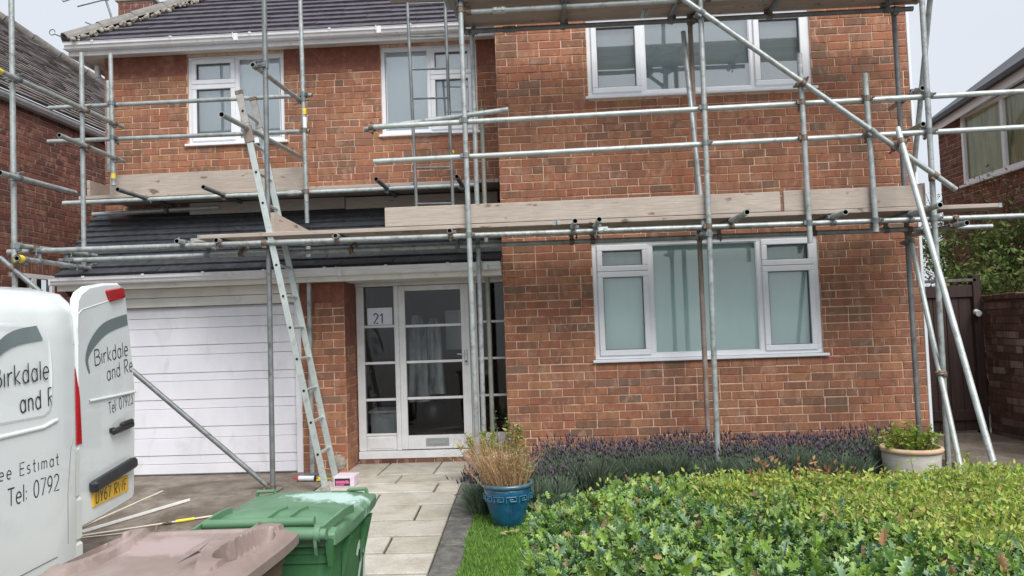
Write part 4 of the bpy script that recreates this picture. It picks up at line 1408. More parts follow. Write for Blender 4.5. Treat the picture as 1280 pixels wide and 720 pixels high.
def closest(p1, q1, p2, q2):
    d1, d2, r = q1 - p1, q2 - p2, p1 - p2
    a, e, f = d1.dot(d1), d2.dot(d2), d2.dot(r)
    c, b = d1.dot(r), d1.dot(d2)
    den = a * e - b * b
    if den < 1e-3 * a * e:
        return None
    s = min(max((b * f - c * e) / den, 0), 1)
    t = min(max((b * s + f) / e, 0), 1)
    s = min(max((b * t - c) / a, 0), 1)
    return p1 + d1 * s, p2 + d2 * t
rc = random.Random(5)
for i in range(len(segs)):
    for j in range(i):
        r = closest(*segs[i], *segs[j])
        if not r:
            continue
        A, B = r
        dist = (A - B).length
        if dist > .105:
            continue
        mb = MB()
        n = (B - A).normalized() if dist > .01 else Vector((0, -1, 0))
        for c, sg in ((A, segs[i]), (B, segs[j])):
            d = (sg[1] - sg[0]).normalized()
            mb.tube(c - d * .024, c + d * .024, .0305, n=12, smooth=False)
            o = d.cross(n)
            if o.length < .2:
                o = d.orthogonal()
            o.normalize()
            if rc.random() < .5:
                o = -o
            mb.obox(c + o * .038, d, o, d.cross(o), (.020, .012, .016), .003)
            mb.tube(c + o * .048 - d.cross(o) * .01, c + o * .048 + d.cross(o) * .055, .006, n=6, smooth=False)
            mb.tube(c + o * .048 + d.cross(o) * .034, c + o * .048 + d.cross(o) * .046, .012, n=6, smooth=False)
        mb.tube(A, B, .018, n=6, smooth=False)
        mb.build('coupler', M['coupler'] if rc.random() < .4 else M['galv_dark'], SC)
# end-to-end sleeves on the long ledgers
for (x, y, z) in ((.96, -.95, 2.285), (.10, -.95, 4.372), (.17, -.45, 4.384), (-2.35, .5, 3.013)):
    mb = MB()
    mb.tube((x - .06, y, z), (x + .06, y, z), .033, n=10, smooth=False)
    for k in (-.035, .035):
        mb.cbox(x + k - .015, x + k + .015, y - .045, y - .02, z - .016, z + .016, .003)
    mb.build('sleeve_coupler', M['galv_pale'] if y < -.5 or y > 0 else M['galv_dark'], SC)
for (x, y, z, m, h) in ((-2.193, .45, 3.92, 'yellow', .07), (-2.192, .45, 3.79, 'white_clip', .13), (-4.378, .43, 3.28, 'yellow', .055), (-4.36, -1.43, 3.87, 'yellow', .05)):
    mb = MB()
    if y < -1:
        mb.tube((x, y, z), (x, y + h, z), RT + .0015, n=12, caps=False)
    else:
        mb.tube((x, y, z - h / 2), (x, y, z + h / 2), RT + .0015, n=12, caps=False)
    mb.build('marker_band', M[m], SC)
mb = MB()
mb.tube((-4.30, -1.262, 2.2), (-4.30, -1.20, 2.2), .036, n=12, caps=False)
mb.build('marker_band', M['yellow'], SC)
mb = MB()
mb.lathe([(.001, 0), (.02, .005), (.024, .025), (.018, .045), (.001, .05)], (-.49, .02, 3.26), 8)
mb.build('end_cap', M['yellow'], SC)

def board(x0, x1, y0, y1, z0, z1, bands=True, par=SC):
    mb = MB()
    mb.cbox(x0, x1, y0, y1, z0, z1, .004)
    o = mb.build('scaffold_board', M['board'], par)
    if bands:
        for a in (x0, x1):
            s = 1 if a == x0 else -1
            k = MB()
            k.cbox(min(a - s * .002, a + s * .03), max(a - s * .002, a + s * .03), y0 - .0015, y1 + .0015, z0 - .0015, z1 + .0015, .001)
            k.build('end_band', M['galv'], o)
    return o
zb = 2.348
for x0, x1, y0 in ((-2.78, .55, -.968), (.56, 4.51, -.968), (-2.95, 1.0, -.738), (1.01, 4.1, -.738), (-2.3, 1.6, -.508), (1.61, 4.2, -.508)):
    board(x0, x1, y0, y0 + .222, zb + random.uniform(0, .004), zb + .038, True)
board(-1.02, 2.575, -.966, -.928, 2.390, 2.570, False)
board(2.605, 3.83, -.966, -.928, 2.388, 2.575, False)
board(3.835, 3.873, -.93, -.30, 2.388, 2.60, False)
mb = MB()
mb.add([(-2.10, -.93, 2.388), (-2.10, -.93, 2.575), (-1.93, -.30, 2.392), (-1.93, -.30, 2.455), (-2.062, -.94, 2.388), (-2.062, -.94, 2.575), (-1.892, -.31, 2.392), (-1.892, -.31, 2.455)],
       [(0, 1, 3, 2), (4, 6, 7, 5), (0, 4, 5, 1), (2, 3, 7, 6), (1, 5, 7, 3), (0, 2, 6, 4)])
mb.build('scaffold_board', M['board'], SC)
# upper left platform over the lean-to
for x0, x1, y0 in ((-4.84, -1.0, .53), (-4.78, -.9, .757), (-.99, -.05, .53), (-.89, -.05, .757)):
    board(x0, x1, y0, y0 + .224, 3.047, 3.085)
board(-4.6, -1.4, .984, 1.135, 3.047, 3.085)
board(-1.39, -.05, .984, 1.135, 3.047, 3.085)
board(-4.50, -2.215, .565, .60, 3.088, 3.318, False)
board(-4.76, -4.725, .55, 1.0, 3.088, 3.27, False)
board(-3.77, -1.9, .985, 1.02, 2.895, 3.035, False)
board(-1.89, -.09, .985, 1.02, 2.885, 3.025, False)
# top platform in front of the upstairs window
for x0, x1, y0 in ((-.40, 1.9, -1.06), (1.91, 4.3, -1.06), (-.34, 2.6, -.83), (2.61, 4.2, -.83), (-.30, 1.5, -.60), (1.51, 4.17, -.60)):
    board(x0, x1, y0, y0 + .222, 4.452 + random.uniform(0, .004), 4.49)

board(-.93, -.40, -1.07, -.85, 4.535, 4.573)

# ================================================================== LADDERS
LD = thing('ladder', (-1.7, -.5, 0), 'long dull aluminium ladder with worn tops leaning from the paving against the left scaffold', 'ladder')
a0, a1 = Vector((-1.633, -.93, .0)), Vector((-2.376, -.93, 3.715))
b0, b1 = Vector((-1.650, -.52, .0)), Vector((-2.400, -.52, 3.775))
for s, (p, q) in enumerate(((a0, a1), (b0, b1))):
    d = (q - p).normalized()
    yv = Vector((0, 1, 0))
    side = yv.cross(d).normalized()
    L = (q - p).length
    mb = MB()
    mb.obox((p + q) / 2 - d * .15, side, yv, d, (.029, .0125, L / 2 - .15), .003)
    st_ = mb.build('stile', M['alu'], LD)
    mb = MB()
    mb.obox(q - d * .15, side, yv, d, (.0328, .0123, .148), .003)
    mb.build('stile', M['alu_dirty'], LD)
    mb = MB()
    mb.obox(q + d * .008, side, yv, d, (.036, .016, .02), .004)
    mb.build('end_cap', M['coupler'], st_)
    mb = MB()
    mb.obox(p + d * .02, side, yv, d, (.036, .018, .03), .004)
    mb.build('foot', M['alu_dirty'], st_)
dA, dB = (a1 - a0), (b1 - b0)
n = 12
for k in range(n):
    t = (.33 + k * .292) / 3.715
    p, q = a0 + dA * t, b0 + dB * (t * .985)
    mb = MB()
    mb.tube(p, q, .015, n=8)
    r = mb.build('rung', M['alu'], LD)
    mb = MB()
    mb.tube(p + Vector((0, -.0155, 0)), p + Vector((0, -.012, 0)), .0125, n=8)
    mb.build('rung_end', M['bore'], r)
d = dA.normalized()
mb = MB()
c = a0 + dA * .895
mb.obox(c, Vector((0, 1, 0)).cross(d).normalized(), (0, 1, 0), d, (.043, .02, .085), .004)
mb.build('clamp', M['galv_rust'], LD)
L2 = thing('ladder', (-.64, -.3, 2.39), 'narrow dark steel ladder rising from the main platform past the small upstairs window', 'ladder')
for p, q in (((-.822, -.33, 2.388), (-.888, -.2, 4.98)), ((-.458, -.33, 2.388), (-.495, -.2, 4.90))):
    mb = MB()
    mb.tube(p, q, .0165, n=10)
    mb.build('stile', M['galv_dark'], L2)
for z in (2.70, 3.07, 3.425, 3.79, 4.10, 4.45, 4.8):
    t = (z - 2.388) / 2.55
    mb = MB()
    mb.tube((-.822 - .066 * t, -.33 + .13 * t, z), (-.458 - .037 * t, -.33 + .13 * t, z - .008), .0105, n=8)
    mb.build('rung', M['galv_dark'], L2)

# ================================================================== VAN
VAN = thing('van', (-3.385, -5.6, gz(-5.6)), 'white panel van parked on the drive with one rear door swung open towards the garage', 'van')
VX = -3.385
prof = [(.90, -.08), (.955, .02), (.975, .18), (.975, .90), (.970, 1.22), (.955, 1.46), (.925, 1.60), (.875, 1.675), (.78, 1.73), (.60, 1.775), (.30, 1.80), (0, 1.81)]
secs = [(-3.388, .972, 1.0), (-3.398, .990, 1.0), (-3.43, 1.0, 1.0), (-3.62, 1.0, 1.0), (-4.5, 1, 1), (-5.5, 1, 1), (-6.3, 1, 1), (-6.75, .99, .985), (-7.35, .97, .62), (-7.9, .93, .50), (-8.2, .85, .38), (-8.28, .80, .2)]
mb = MB()
n = len(prof)
vs = []
def shoulder(y, dx, z):
    k = .65 if y > -3.45 else .35 if y > -3.7 else 0
    return dx + (.965 - dx) * k * (1 if z < 1.70 else .8 if z < 1.74 else .35) if z > 1.4 and dx > .5 else dx
for (y, sx, sz) in secs:
    prof_ = [(shoulder(y, dx, z), z) for dx, z in prof]
    for (dx, z) in prof_:
        zz = z if sz == 1 or z < .2 else .2 + (z - .2) * sz
        vs.append((VX + dx * sx, y, zz))
    for (dx, z) in prof_[-2::-1]:
        zz = z if sz == 1 or z < .2 else .2 + (z - .2) * sz
        vs.append((VX - dx * sx, y, zz))
m_ = 2 * n - 1
fs = [(k * m_ + i, k * m_ + i + 1, (k + 1) * m_ + i + 1, (k + 1) * m_ + i) for k in range(len(secs) - 1) for i in range(m_ - 1)]
fs.append(tuple((len(secs) - 1) * m_ + i for i in range(m_)))
mb.add(vs, fs, True)
# rear opening edge and load space
ins = [(VX + (x - VX) * .93, -3.392, z * .965 + .02) for x, y_, z in vs[:m_]]
mb.add(vs[:m_] + ins, [(i, i + 1, m_ + i + 1, m_ + i) for i in range(m_ - 1)], False)
vb = mb.build('body', M['van'], VAN)
mb = MB()
mb.box(VX - .85, VX + .86, -6.0, -3.41, .28, .30)
mb.box(VX - .85, VX + .86, -6.02, -6.0, .28, 1.7)
mb.box(VX + .86, VX + .88, -6.0, -3.41, .28, 1.62)
mb.box(VX - .88, VX - .86, -6.0, -3.41, .28, 1.62)
mb.build('load_space', M['black'], VAN)
SX = -2.41
# stamped side panel outline and crease
def rope(pts, r, name, mat, par, n=6):
    mb = MB()
    for a, b in zip(pts, pts[1:]):
        mb.tube(a, b, r, n=n, caps=False)
    return mb.build(name, mat, par)
mb = MB()
poly = [(-5.4, 1.02), (-3.70, 1.02), (-3.655, 1.04), (-3.632, 1.10), (-3.618, 1.25), (-3.618, 1.42), (-3.632, 1.50), (-3.665, 1.545), (-3.72, 1.56), (-5.4, 1.56)]
def sx_at(z):
    for (a, za), (b, zb_) in zip(prof, prof[1:]):
        if za <= z <= zb_:
            return VX + a + (b - a) * (z - za) / (zb_ - za)
    return SX
inner = [(y - (.016 if y > -5 else 0), z + (.014 if z < 1.2 else -.014 if z > 1.45 else 0)) for y, z in poly]
no = len(poly)
vs = [(sx_at(z) + .001, y, z) for y, z in poly] + [(sx_at(z) + .006, y, z) for y, z in inner]
mb.add(vs, [(i, (i + 1) % no, no + (i + 1) % no, no + i) for i in range(no)], True)
zs_ = sorted({z for y, z in inner})
mb.add(vs[no:], [tuple(range(no))], False)
mb.build('side_panel', M['van'], VAN)
TX = lambda z: sx_at(z) + .0065
def st_pt(u, z):
    return TX(z)
rope([(SX - .004, -5.6, .93), (SX - .004, -3.72, .965), (SX - .004, -3.63, .985), (SX - .008, -3.59, .99)], .014, 'side_crease', M['van'], VAN, 8)
rope([(SX + .001, -5.6, .16), (SX + .001, -3.60, .215)], .0025, 'panel_gap', M['seal'], VAN, 5)
rope([(SX + .0005, -3.50, .26), (SX + .0005, -3.50, .55), (SX + .0005, -3.47, .80), (SX - .001, -3.44, .86)], .0014, 'panel_gap', M['seal'], VAN, 5)
rope([(sx_at(1.42) + .0003, -3.47, 1.415), (sx_at(1.42) + .0003, -3.40, 1.425)], .0014, 'panel_gap', M['seal'], VAN, 5)
# cream bumper corner and lamp cluster
mb = MB()
mb.cbox(VX + .50, SX - .002, -3.50, -3.335, -.06, .245, .02)
mb.cbox(SX - .10, SX - .004, -3.49, -3.345, .249, .50, .012)
mb.cbox(SX - .09, SX - .006, -3.48, -3.36, .504, .80, .012)
mb.build('rear_bumper', M['van_plastic'], VAN)
mb = MB()
mb.add([(SX - .06, -3.40, .82), (SX - .003, -3.40, .82), (SX - .003, -3.352, .82), (SX - .06, -3.352, .82), (SX - .06, -3.39, 1.32), (SX - .020, -3.39, 1.32), (SX - .020, -3.383, 1.32), (SX - .06, -3.383, 1.32), (SX - .002, -3.372, 1.10), (SX - .06, -3.372, 1.10), (SX - .004, -3.40, 1.10), (SX - .06, -3.40, 1.10)],
       [(0, 1, 2, 3), (1, 10, 8, 2), (2, 8, 9, 3), (0, 11, 10, 1), (3, 9, 11, 0), (10, 5, 6, 8), (8, 6, 7, 9), (11, 4, 5, 10), (9, 7, 4, 11), (4, 7, 6, 5)])
mb.build('rear_light', M['lamp_red'], VAN)
# lettering on the side
sd = lambda y0, z0, ang=0: (lambda u, v, l: (TX(z0) + l, y0 + u * math.cos(ang) - v * math.sin(ang), z0 + v * math.cos(ang) + u * math.sin(ang)))
sw_o = [(-4.40, 1.10), (-4.25, 1.31), (-4.06, 1.452), (-3.92, 1.512), (-3.73, 1.538)]
sw_i = [(-4.33, 1.08), (-4.20, 1.26), (-4.06, 1.376), (-3.92, 1.432), (-3.70, 1.458)]
def ribbon(o_, i_, fn):
    def dens(P):
        out = []
        for k in range(len(P) - 1):
            p0 = P[max(k - 1, 0)]; p1 = P[k]; p2 = P[k + 1]; p3 = P[min(k + 2, len(P) - 1)]
            for s in range(6):
                t = s / 6
                out.append(tuple(.5 * ((2 * p1[q]) + (-p0[q] + p2[q]) * t + (2 * p0[q] - 5 * p1[q] + 4 * p2[q] - p3[q]) * t * t + (-p0[q] + 3 * p1[q] - 3 * p2[q] + p3[q]) * t ** 3) for q in (0, 1)))
        out.append(P[-1])
        return out
    o_, i_ = dens(o_), dens(i_)
    mb = MB()
    n = len(o_)
    mb.add([fn(*p) for p in o_] + [fn(*p) for p in i_], [(k, k + 1, n + k + 1, n + k) for k in range(n - 1)])
    return mb
ribbon(sw_o, sw_i, lambda y, z: (TX(z) + .0025, y, z)).build('grey_swoosh', M['swoosh'], VAN)
lettering('Birkdale', .106, sd(-4.118, 1.212, .055), th=.085, gap=.13, umax=.488, wscale=1.30).build('lettering', M['print'], VAN)
lettering('and R', .102, sd(-3.915, 1.068, .05), th=.085, gap=.12, umax=.268, wscale=1.22).build('lettering', M['print'], VAN)
sd2 = lambda y0, z0, ang=0: (lambda u, v, l: (SX + l, y0 + u * math.cos(ang) - v * math.sin(ang), z0 + v * math.cos(ang) + u * math.sin(ang)))
lettering('ee Estimat', .066, sd2(-4.07, .735, .0), th=.09, gap=.27, wscale=1.45).build('lettering', M['print'], VAN)
lettering('Tel: 0792', .092, sd2(-4.005, .592, .0), th=.085, gap=.11, wscale=1.22).build('lettering', M['print'], VAN)
# the open rear door
HZ = Vector((SX - .0, -3.462, 0))
DD = Vector((math.sin(math.radians(-5)), math.cos(math.radians(-5)), 0))
DN = Vector((DD.y, -DD.x, 0))
dp = lambda u, z, d=0: HZ + DD * u + DN * d + Vector((0, 0, z))
out = [(.085, .31), (.40, .315), (.80, .335), (.828, .36), (.845, .70), (.858, 1.05), (.828, 1.26), (.775, 1.53), (.725, 1.73), (.69, 1.80), (.62, 1.828), (.42, 1.815), (.22, 1.785), (.12, 1.742), (.082, 1.70), (.07, 1.60), (.07, 1.45), (.075, .8)]
cu, cz = .43, 1.05
inn = [(cu + (u - cu) * .965, cz + (z - cz) * .98) for u, z in out]
mb = MB()
no = len(out)
vs = [dp(u, z, -.045) for u, z in out] + [dp(u, z, -.012) for u, z in out] + [dp(u, z, 0) for u, z in inn]
fs = []
for a in (0, no):
    fs += [(a + i, a + (i + 1) % no, a + no + (i + 1) % no, a + no + i) for i in range(no)]
fs += [tuple(range(no))[::-1], tuple(range(2 * no, 3 * no))]
mb.add(vs, fs, False)
RD = mb.build('rear_door', M['van'], VAN)
mb = MB()
pw = [(.085, 1.42), (.075, 1.52), (.085, 1.605), (.13, 1.635), (.60, 1.725), (.665, 1.715), (.69, 1.66), (.755, 1.38), (.76, 1.10), (.73, 1.085), (.20, 1.075), (.15, 1.10)]
cu2, cz2 = .42, 1.38
pi_ = [(cu2 + (u - cu2) * .955, cz2 + (z - cz2) * .955) for u, z in pw]
k_ = len(pw)
mb.add([dp(u, z, .001) for u, z in pw] + [dp(u, z, -.0045) for u, z in pw], [(i, (i + 1) % k_, k_ + (i + 1) % k_, k_ + i) for i in range(k_)])
mb2 = MB()
rope([dp(u, z, -.001) for u, z in pw[:6]], .0045, 'door_crease', M['van'], RD, 8)
rope([dp(.205, 1.066, 0), dp(.50, 1.068, .003), dp(.845, 1.072, 0)], .010, 'door_crease', M['van'], RD, 8)
mb = MB()
lq = [(.425, 1.762), (.44, 1.772), (.645, 1.800), (.665, 1.792), (.682, 1.74), (.672, 1.725), (.49, 1.692), (.466, 1.700)]
k_ = len(lq)
mb.add([dp(u, z, -.002) for u, z in lq] + [dp(.56 + (u - .56) * .93, 1.745 + (z - 1.745) * .86, .018) for u, z in lq], [(i, (i + 1) % k_, k_ + (i + 1) % k_, k_ + i) for i in range(k_)] + [tuple(range(k_, 2 * k_))], False)
mb.build('brake_light', M['lamp_red'], RD)
bx = lambda mb, u0, u1, z0, z1, d0, d1, ch=.006, sl=0: mb.obox(dp((u0 + u1) / 2, (z0 + z1) / 2, (d0 + d1) / 2), (DD + Vector((0, 0, sl))).normalized(), (Vector((0, 0, 1)) - DD * sl).normalized(), DN, ((u1 - u0) / 2, (z1 - z0) / 2, (d1 - d0) / 2), ch)
mb = MB()
bx(mb, .185, .765, .530, .602, 0, .058, .016, .10)
mb.build('grab_bar', M['black'], RD)
mb = MB()
bx(mb, .46, .755, .828, .868, .010, .040, .010, .06)
bx(mb, .58, .745, .860, .892, .010, .040, .010, .06)
bx(mb, .465, .52, .835, .865, -.01, .012, .003)
mb.build('door_handle', M['black'], RD)
mb = MB()
hv = []
for i in range(16):
    t = 2 * math.pi * i / 16
    hv.append(dp(.615 + .115 * math.cos(t), .868 + .045 * math.sin(t), .001))
mb.add(hv + [dp(.615, .868, .004)], [(i, (i + 1) % 16, 16) for i in range(16)], True)
mb.build('handle_dish', M['van_plastic'], RD)
mb = MB()
bx(mb, .232, .715, .408, .514, .001, .010, .003, .01)
NP = mb.build('number_plate', M['plate'], RD)
dfn = lambda u0, z0, a, d=.0: (lambda u, v, l: dp(u0 + u * math.cos(a) - v * math.sin(a), z0 + v * math.cos(a) + u * math.sin(a), d + l))
lettering('DY67 RWF', .072, dfn(.262, .424, .01, .010), th=.115, gap=.17, wscale=1.26).build('number', M['print'], NP)
lettering('Birkdale', .098, dfn(.285, 1.283, .11), th=.085, gap=.14, wscale=1.45).build('lettering', M['print'], RD)
lettering('and Re', .094, dfn(.440, 1.176, .12), th=.085, gap=.13, umax=.393, wscale=1.45).build('lettering', M['print'], RD)
lettering('Tel: 07923', .076, dfn(.462, .958, .10), th=.085, gap=.10, umax=.392, wscale=1.08).build('lettering', M['print'], RD)
ribbon([(.205, 1.238), (.165, 1.33), (.225, 1.445), (.41, 1.558), (.728, 1.618)], [(.222, 1.240), (.200, 1.325), (.280, 1.402), (.46, 1.488), (.742, 1.542)], lambda u, z: dp(u, z, .0025)).build('grey_swoosh', M['swoosh'], RD)
# parts that another viewpoint would show
for (x, y) in ((SX - .12, -4.55), (SX - .12, -7.45), (VX - .86, -4.55), (VX - .86, -7.45)):
    wz = gz(y) + .33
    mb = MB()
    pr_ = [(.20, -.10), (.30, -.105), (.33, -.06), (.33, .06), (.30, .105), (.20, .10)]
    vs, n = [], 24
    for (r, w_) in pr_:
        for i in range(n):
            t = 2 * math.pi * i / n
            vs.append((x + w_, y + r * math.cos(t), wz + r * math.sin(t)))
    mb.add(vs, [(k * n + i, k * n + (i + 1) % n, (k + 1) * n + (i + 1) % n, (k + 1) * n + i) for k in range(5) for i in range(n)], True)
    tw_ = mb.build('wheel', M['rubber'], VAN)
    mb = MB()
    mb.tube((x - .085, y, wz), (x + .085, y, wz), .205, n=20)
    mb.build('rim', M['chrome'], tw_)
mb = MB()
mb.add([(VX - .82, -6.80, 1.68), (VX + .82, -6.80, 1.68), (VX + .86, -7.32, 1.22), (VX - .86, -7.32, 1.22)], [(0, 1, 2, 3)])
mb.build('windscreen', M['glass_dark'], VAN)
mb = MB()
o2 = [(u, z) for u, z in out]
mb.add([(VX - .93 + u, -3.455, z) for u, z in o2] + [(VX - .93 + u, -3.42, z) for u, z in o2], [tuple(range(no)), tuple(range(no, 2 * no))[::-1]] + [(i, (i + 1) % no, no + (i + 1) % no, no + i) for i in range(no)])
mb.build('rear_door', M['van'], VAN)

# ================================================================== WHEELIE BINS
def lid_mat(name, base, stain, centre, rad, noise_s, thr):
    m = base.copy()
    m.name = name
    t = m.node_tree
    p = t.nodes['Principled BSDF']
    src = p.inputs['Base Color'].links[0].from_socket
    g = N(t, 'ShaderNodeNewGeometry').outputs['Position']
    s = N(t, 'ShaderNodeMapping')
    s.inputs['Location'].default_value = [-c * r for c, r in zip(centre, rad)]
    s.inputs['Scale'].default_value = rad
    t.links.new(g, s.inputs['Vector'])
    ln = N(t, 'ShaderNodeVectorMath', operation='LENGTH')
    t.links.new(s.outputs['Vector'], ln.inputs[0])
    nn = noise(t, noise_s, 6, .7, g, .8)
    a = N(t, 'ShaderNodeMath', operation='MULTIPLY_ADD')
    a.inputs[1].default_value = 1.6
    t.links.new(nn.outputs['Fac'], a.inputs[0])
    t.links.new(ln.outputs['Value'], a.inputs[2])
    f = ramp(t, a.outputs[0], [(0, (1, 1, 1)), (thr, (.85, .85, .85)), (min(1, thr + .12), (0, 0, 0))])
    a2 = N(t, 'ShaderNodeMath', operation='MULTIPLY')
    a2.inputs[1].default_value = .5
    t.links.new(a.outputs[0], a2.inputs[0])
    t.links.new(a2.outputs[0], t.nodes[f.node.name].inputs['Fac'])
    t.links.new(mix(t, f, src, stain), p.inputs['Base Color'])
    return m

def lid_surface(x0, x1, y0, y1, z, h, fn=None, nu=26, nv=22, skirt=.045, pw=5):
    """domed lid; y0 is the hinge side"""
    mb = MB()
    vs = []
    for j in range(nv + 1):
        for i in range(nu + 1):
            u, v = -1 + 2 * i / nu, -1 + 2 * j / nv
            # rounded rectangle outline
            cu, cv = u * math.sqrt(1 - .10 * v * v * v * v), v * math.sqrt(1 - .10 * u ** 4)
            e = max(abs(u), abs(v))
            dome = h * (1 - abs(u) ** pw) * (1 - abs(v) ** pw) ** 1.0 * (.8 + .2 * (1 - u * u))
            zz = z + dome
            if fn: zz += fn(u, v)
            vs.append(((x0 + x1) / 2 + cu * (x1 - x0) / 2, (y0 + y1) / 2 + cv * (y1 - y0) / 2, zz))
    W2 = nu + 1
    fs = [(j * W2 + i, j * W2 + i + 1, (j + 1) * W2 + i + 1, (j + 1) * W2 + i) for j in range(nv) for i in range(nu)]
    mb.add(vs, fs, True)
    per = [i for i in range(nu + 1)] + [j * W2 + nu for j in range(1, nv + 1)] + [nv * W2 + i for i in range(nu - 1, -1, -1)] + [j * W2 for j in range(nv - 1, 0, -1)]
    cx, cy = (x0 + x1) / 2, (y0 + y1) / 2
    a = [vs[i] for i in per]
    b = [(cx + (x - cx) * 1.02, cy + (y - cy) * 1.02, z - .006) for x, y, _ in a]
    c = [(cx + (x - cx) * 1.025, cy + (y - cy) * 1.025, z - skirt) for x, y, _ in a]
    d = [(cx + (x - cx) * .985, cy + (y - cy) * .985, z - skirt) for x, y, _ in a]
    k = len(per)
    mb.add(a + b + c + d, [(r * k + i, r * k + (i + 1) % k, (r + 1) * k + (i + 1) % k, (r + 1) * k + i) for r in range(3) for i in range(k)], False)
    return mb

def bin_body(x0, x1, y0, y1, zg, zt, m, par):
    mb = MB()
    tp = .06
    def ring(z, k, r=.05):
        X0, X1, Y0, Y1 = x0 + tp * (1 - k), x1 - tp * (1 - k), y0 + tp * (1 - k), y1 - tp * (1 - k) * 1.4
        pts = []
        for (cx, cy, a) in ((X1 - r, Y1 - r, 0), (X0 + r, Y1 - r, 90), (X0 + r, Y0 + r, 180), (X1 - r, Y0 + r, 270)):
            for s in range(5):
                t = math.radians(a + s * 22.5)
                pts.append((cx + r * math.cos(t), cy + r * math.sin(t), z))
        return pts
    lv = [(zg + .04, 0), (zg + .3, .3), (zt - .2, .84), (zt - .10, .92), (zt - .098, 1.04), (zt - .06, 1.06), (zt - .058, 1.16), (zt - .02, 1.18)]
    vs = []
    for z, k in lv:
        vs += ring(z, k)
    n = 20
    mb.add(vs, [(q * n + i, q * n + (i + 1) % n, (q + 1) * n + (i + 1) % n, (q + 1) * n + i) for q in range(len(lv) - 1) for i in range(n)], False)
    mb.add(vs[:n], [tuple(range(n))[::-1]])
    o = mb.build('bin_body', m, par)
    for sx in (x0 + .05, x1 - .05):
        w = MB()
        w.tube((sx - .03, y0 + .06, zg + .1), (sx + .03, y0 + .06, zg + .1), .1, n=18)
        w.build('wheel', M['rubber'], par)
    return o

zg = gz(-4.6)
GB = thing('wheelie_bin', (-.75, -4.5, zg), 'green wheelie bin with a pale stained lid standing at the edge of the path', 'bin')
lidg = lid_mat('stained_green_lid', M['green_lid'], (.52, .68, .66), (-.60, -4.33, .72), (2.9, 4.2, 1), 11, .56)
p_ = lidg.node_tree.nodes['Principled BSDF']
def gfn(u, v):
    # two raised flutes along the hinge side and a sunk tray
    t = .010 * math.exp(-((v + .62) / .10) ** 2) + .014 * math.exp(-((v + .92) / .06) ** 2)
    tray = -.012 if abs(u) < .80 and -.35 < v < .82 else 0
    return t + tray
LX0, LX1, LY0, LY1 = -1.055, -.445, -4.83, -4.06
lm_ = lid_surface(LX0, LX1, LY0, LY1, .630, .060, gfn)
lid = lm_.build('lid', lidg, GB)
bin_body(-1.02, -.48, -4.80, -4.12, zg, .605, M['green_bin'], GB)
mb = MB()
mb.tube((LX0 + .03, LY0 - .035, .640), (LX1 - .03, LY0 - .035, .640), .023, n=12)
mb.build('hinge_bar', M['green_lid'], GB)
mb = MB()
mb.tube((LX0 + .05, LY0 + .035, .672), (LX1 - .10, LY0 + .035, .676), .019, n=12)
mb.build('lid_flute', M['green_lid'], lid)
for fx in (LX0 + .03, LX0 + .275, LX0 + .365, LX1 - .05):
    mb = MB()
    path_ = [(LY0 - .058, .595), (LY0 - .062, .640), (LY0 - .045, .668), (LY0 - .01, .668), (LY0 + .05, .684), (LY0 + .13, .702), (LY0 + .19, .705)]
    for a, b in zip(path_, path_[1:]):
        x_ = fx + (a[0] - LY0) * .35
        x2 = fx + (b[0] - LY0) * .35
        mb.add([(x_ - .006, a[0], a[1]), (x_ + .006, a[0], a[1]), (x2 + .006, b[0], b[1]), (x2 - .006, b[0], b[1]),
                (x_ - .006, a[0] + .012, a[1] - .035), (x_ + .006, a[0] + .012, a[1] - .035), (x2 + .006, b[0] + .012, b[1] - .035), (x2 - .006, b[0] + .012, b[1] - .035)],
               [(0, 1, 2, 3), (0, 3, 7, 4), (1, 5, 6, 2), (0, 4, 5, 1)])
    mb.tube((fx - .030 + .006, LY0 - .035, .640), (fx - .004, LY0 - .035, .640), .031, n=12)
    mb.build('lid_rib', M['green_lid'], lid)
mb = MB()
mb.add([(LX1 - .015, LY0 - .02, .62), (LX1 - .015, LY0 + .02, .60), (LX1 - .02, LY0 + .01, .50), (LX1 - .045, LY0 - .02, .62), (LX1 - .045, LY0 + .02, .60), (LX1 - .04, LY0 + .01, .50)], [(0, 1, 2), (3, 5, 4), (0, 2, 5, 3), (1, 4, 5, 2)])
mb.build('hinge_lug', M['green_bin'], GB)
for x_ in (LX0 + .05, LX1 - .10):
    mb = MB()
    pts = [(x_ - .04, LY1 - .05, .640), (x_ - .035, LY1 - .055, .660), (x_ + .050, LY1 - .055, .662), (x_ + .055, LY1 - .05, .640)]
    for a, b in zip(pts, pts[1:]):
        mb.tube(a, b, .009, n=8)
    mb.build('lid_grip', M['green_lid'], lid)
for (x_, y_) in ((-.476, -4.62), (-.474, -4.30), (-.478, -4.22)):
    mb = MB()
    mb.add([(x_, y_, .565), (x_ + .035, y_, .565), (x_ - .012, y_, .36), (x_, y_ + .014, .565), (x_ + .035, y_ + .014, .565), (x_ - .012, y_ + .014, .36)], [(0, 1, 2), (3, 5, 4), (1, 4, 5, 2), (0, 3, 4, 1)])
    mb.build('body_gusset', M['green_bin'], GB)
sx2 = lambda v: -.484 - .058 * (.605 - v)
brush = lambda u, v, l: (sx2(v + .20) + .007 + l, -4.36 + u, .205 + v)
lettering('21', .24, brush, th=.17, gap=.04).build('painted_number', M['white_brush'], GB)
lettering('21', .17, lambda u, v, l: (-.86 + u, -4.792 - .003 - l + .058 * (.605 - .30 - v), .26 + v), th=.13, gap=.04).build('painted_number', M['white_brush'], GB)

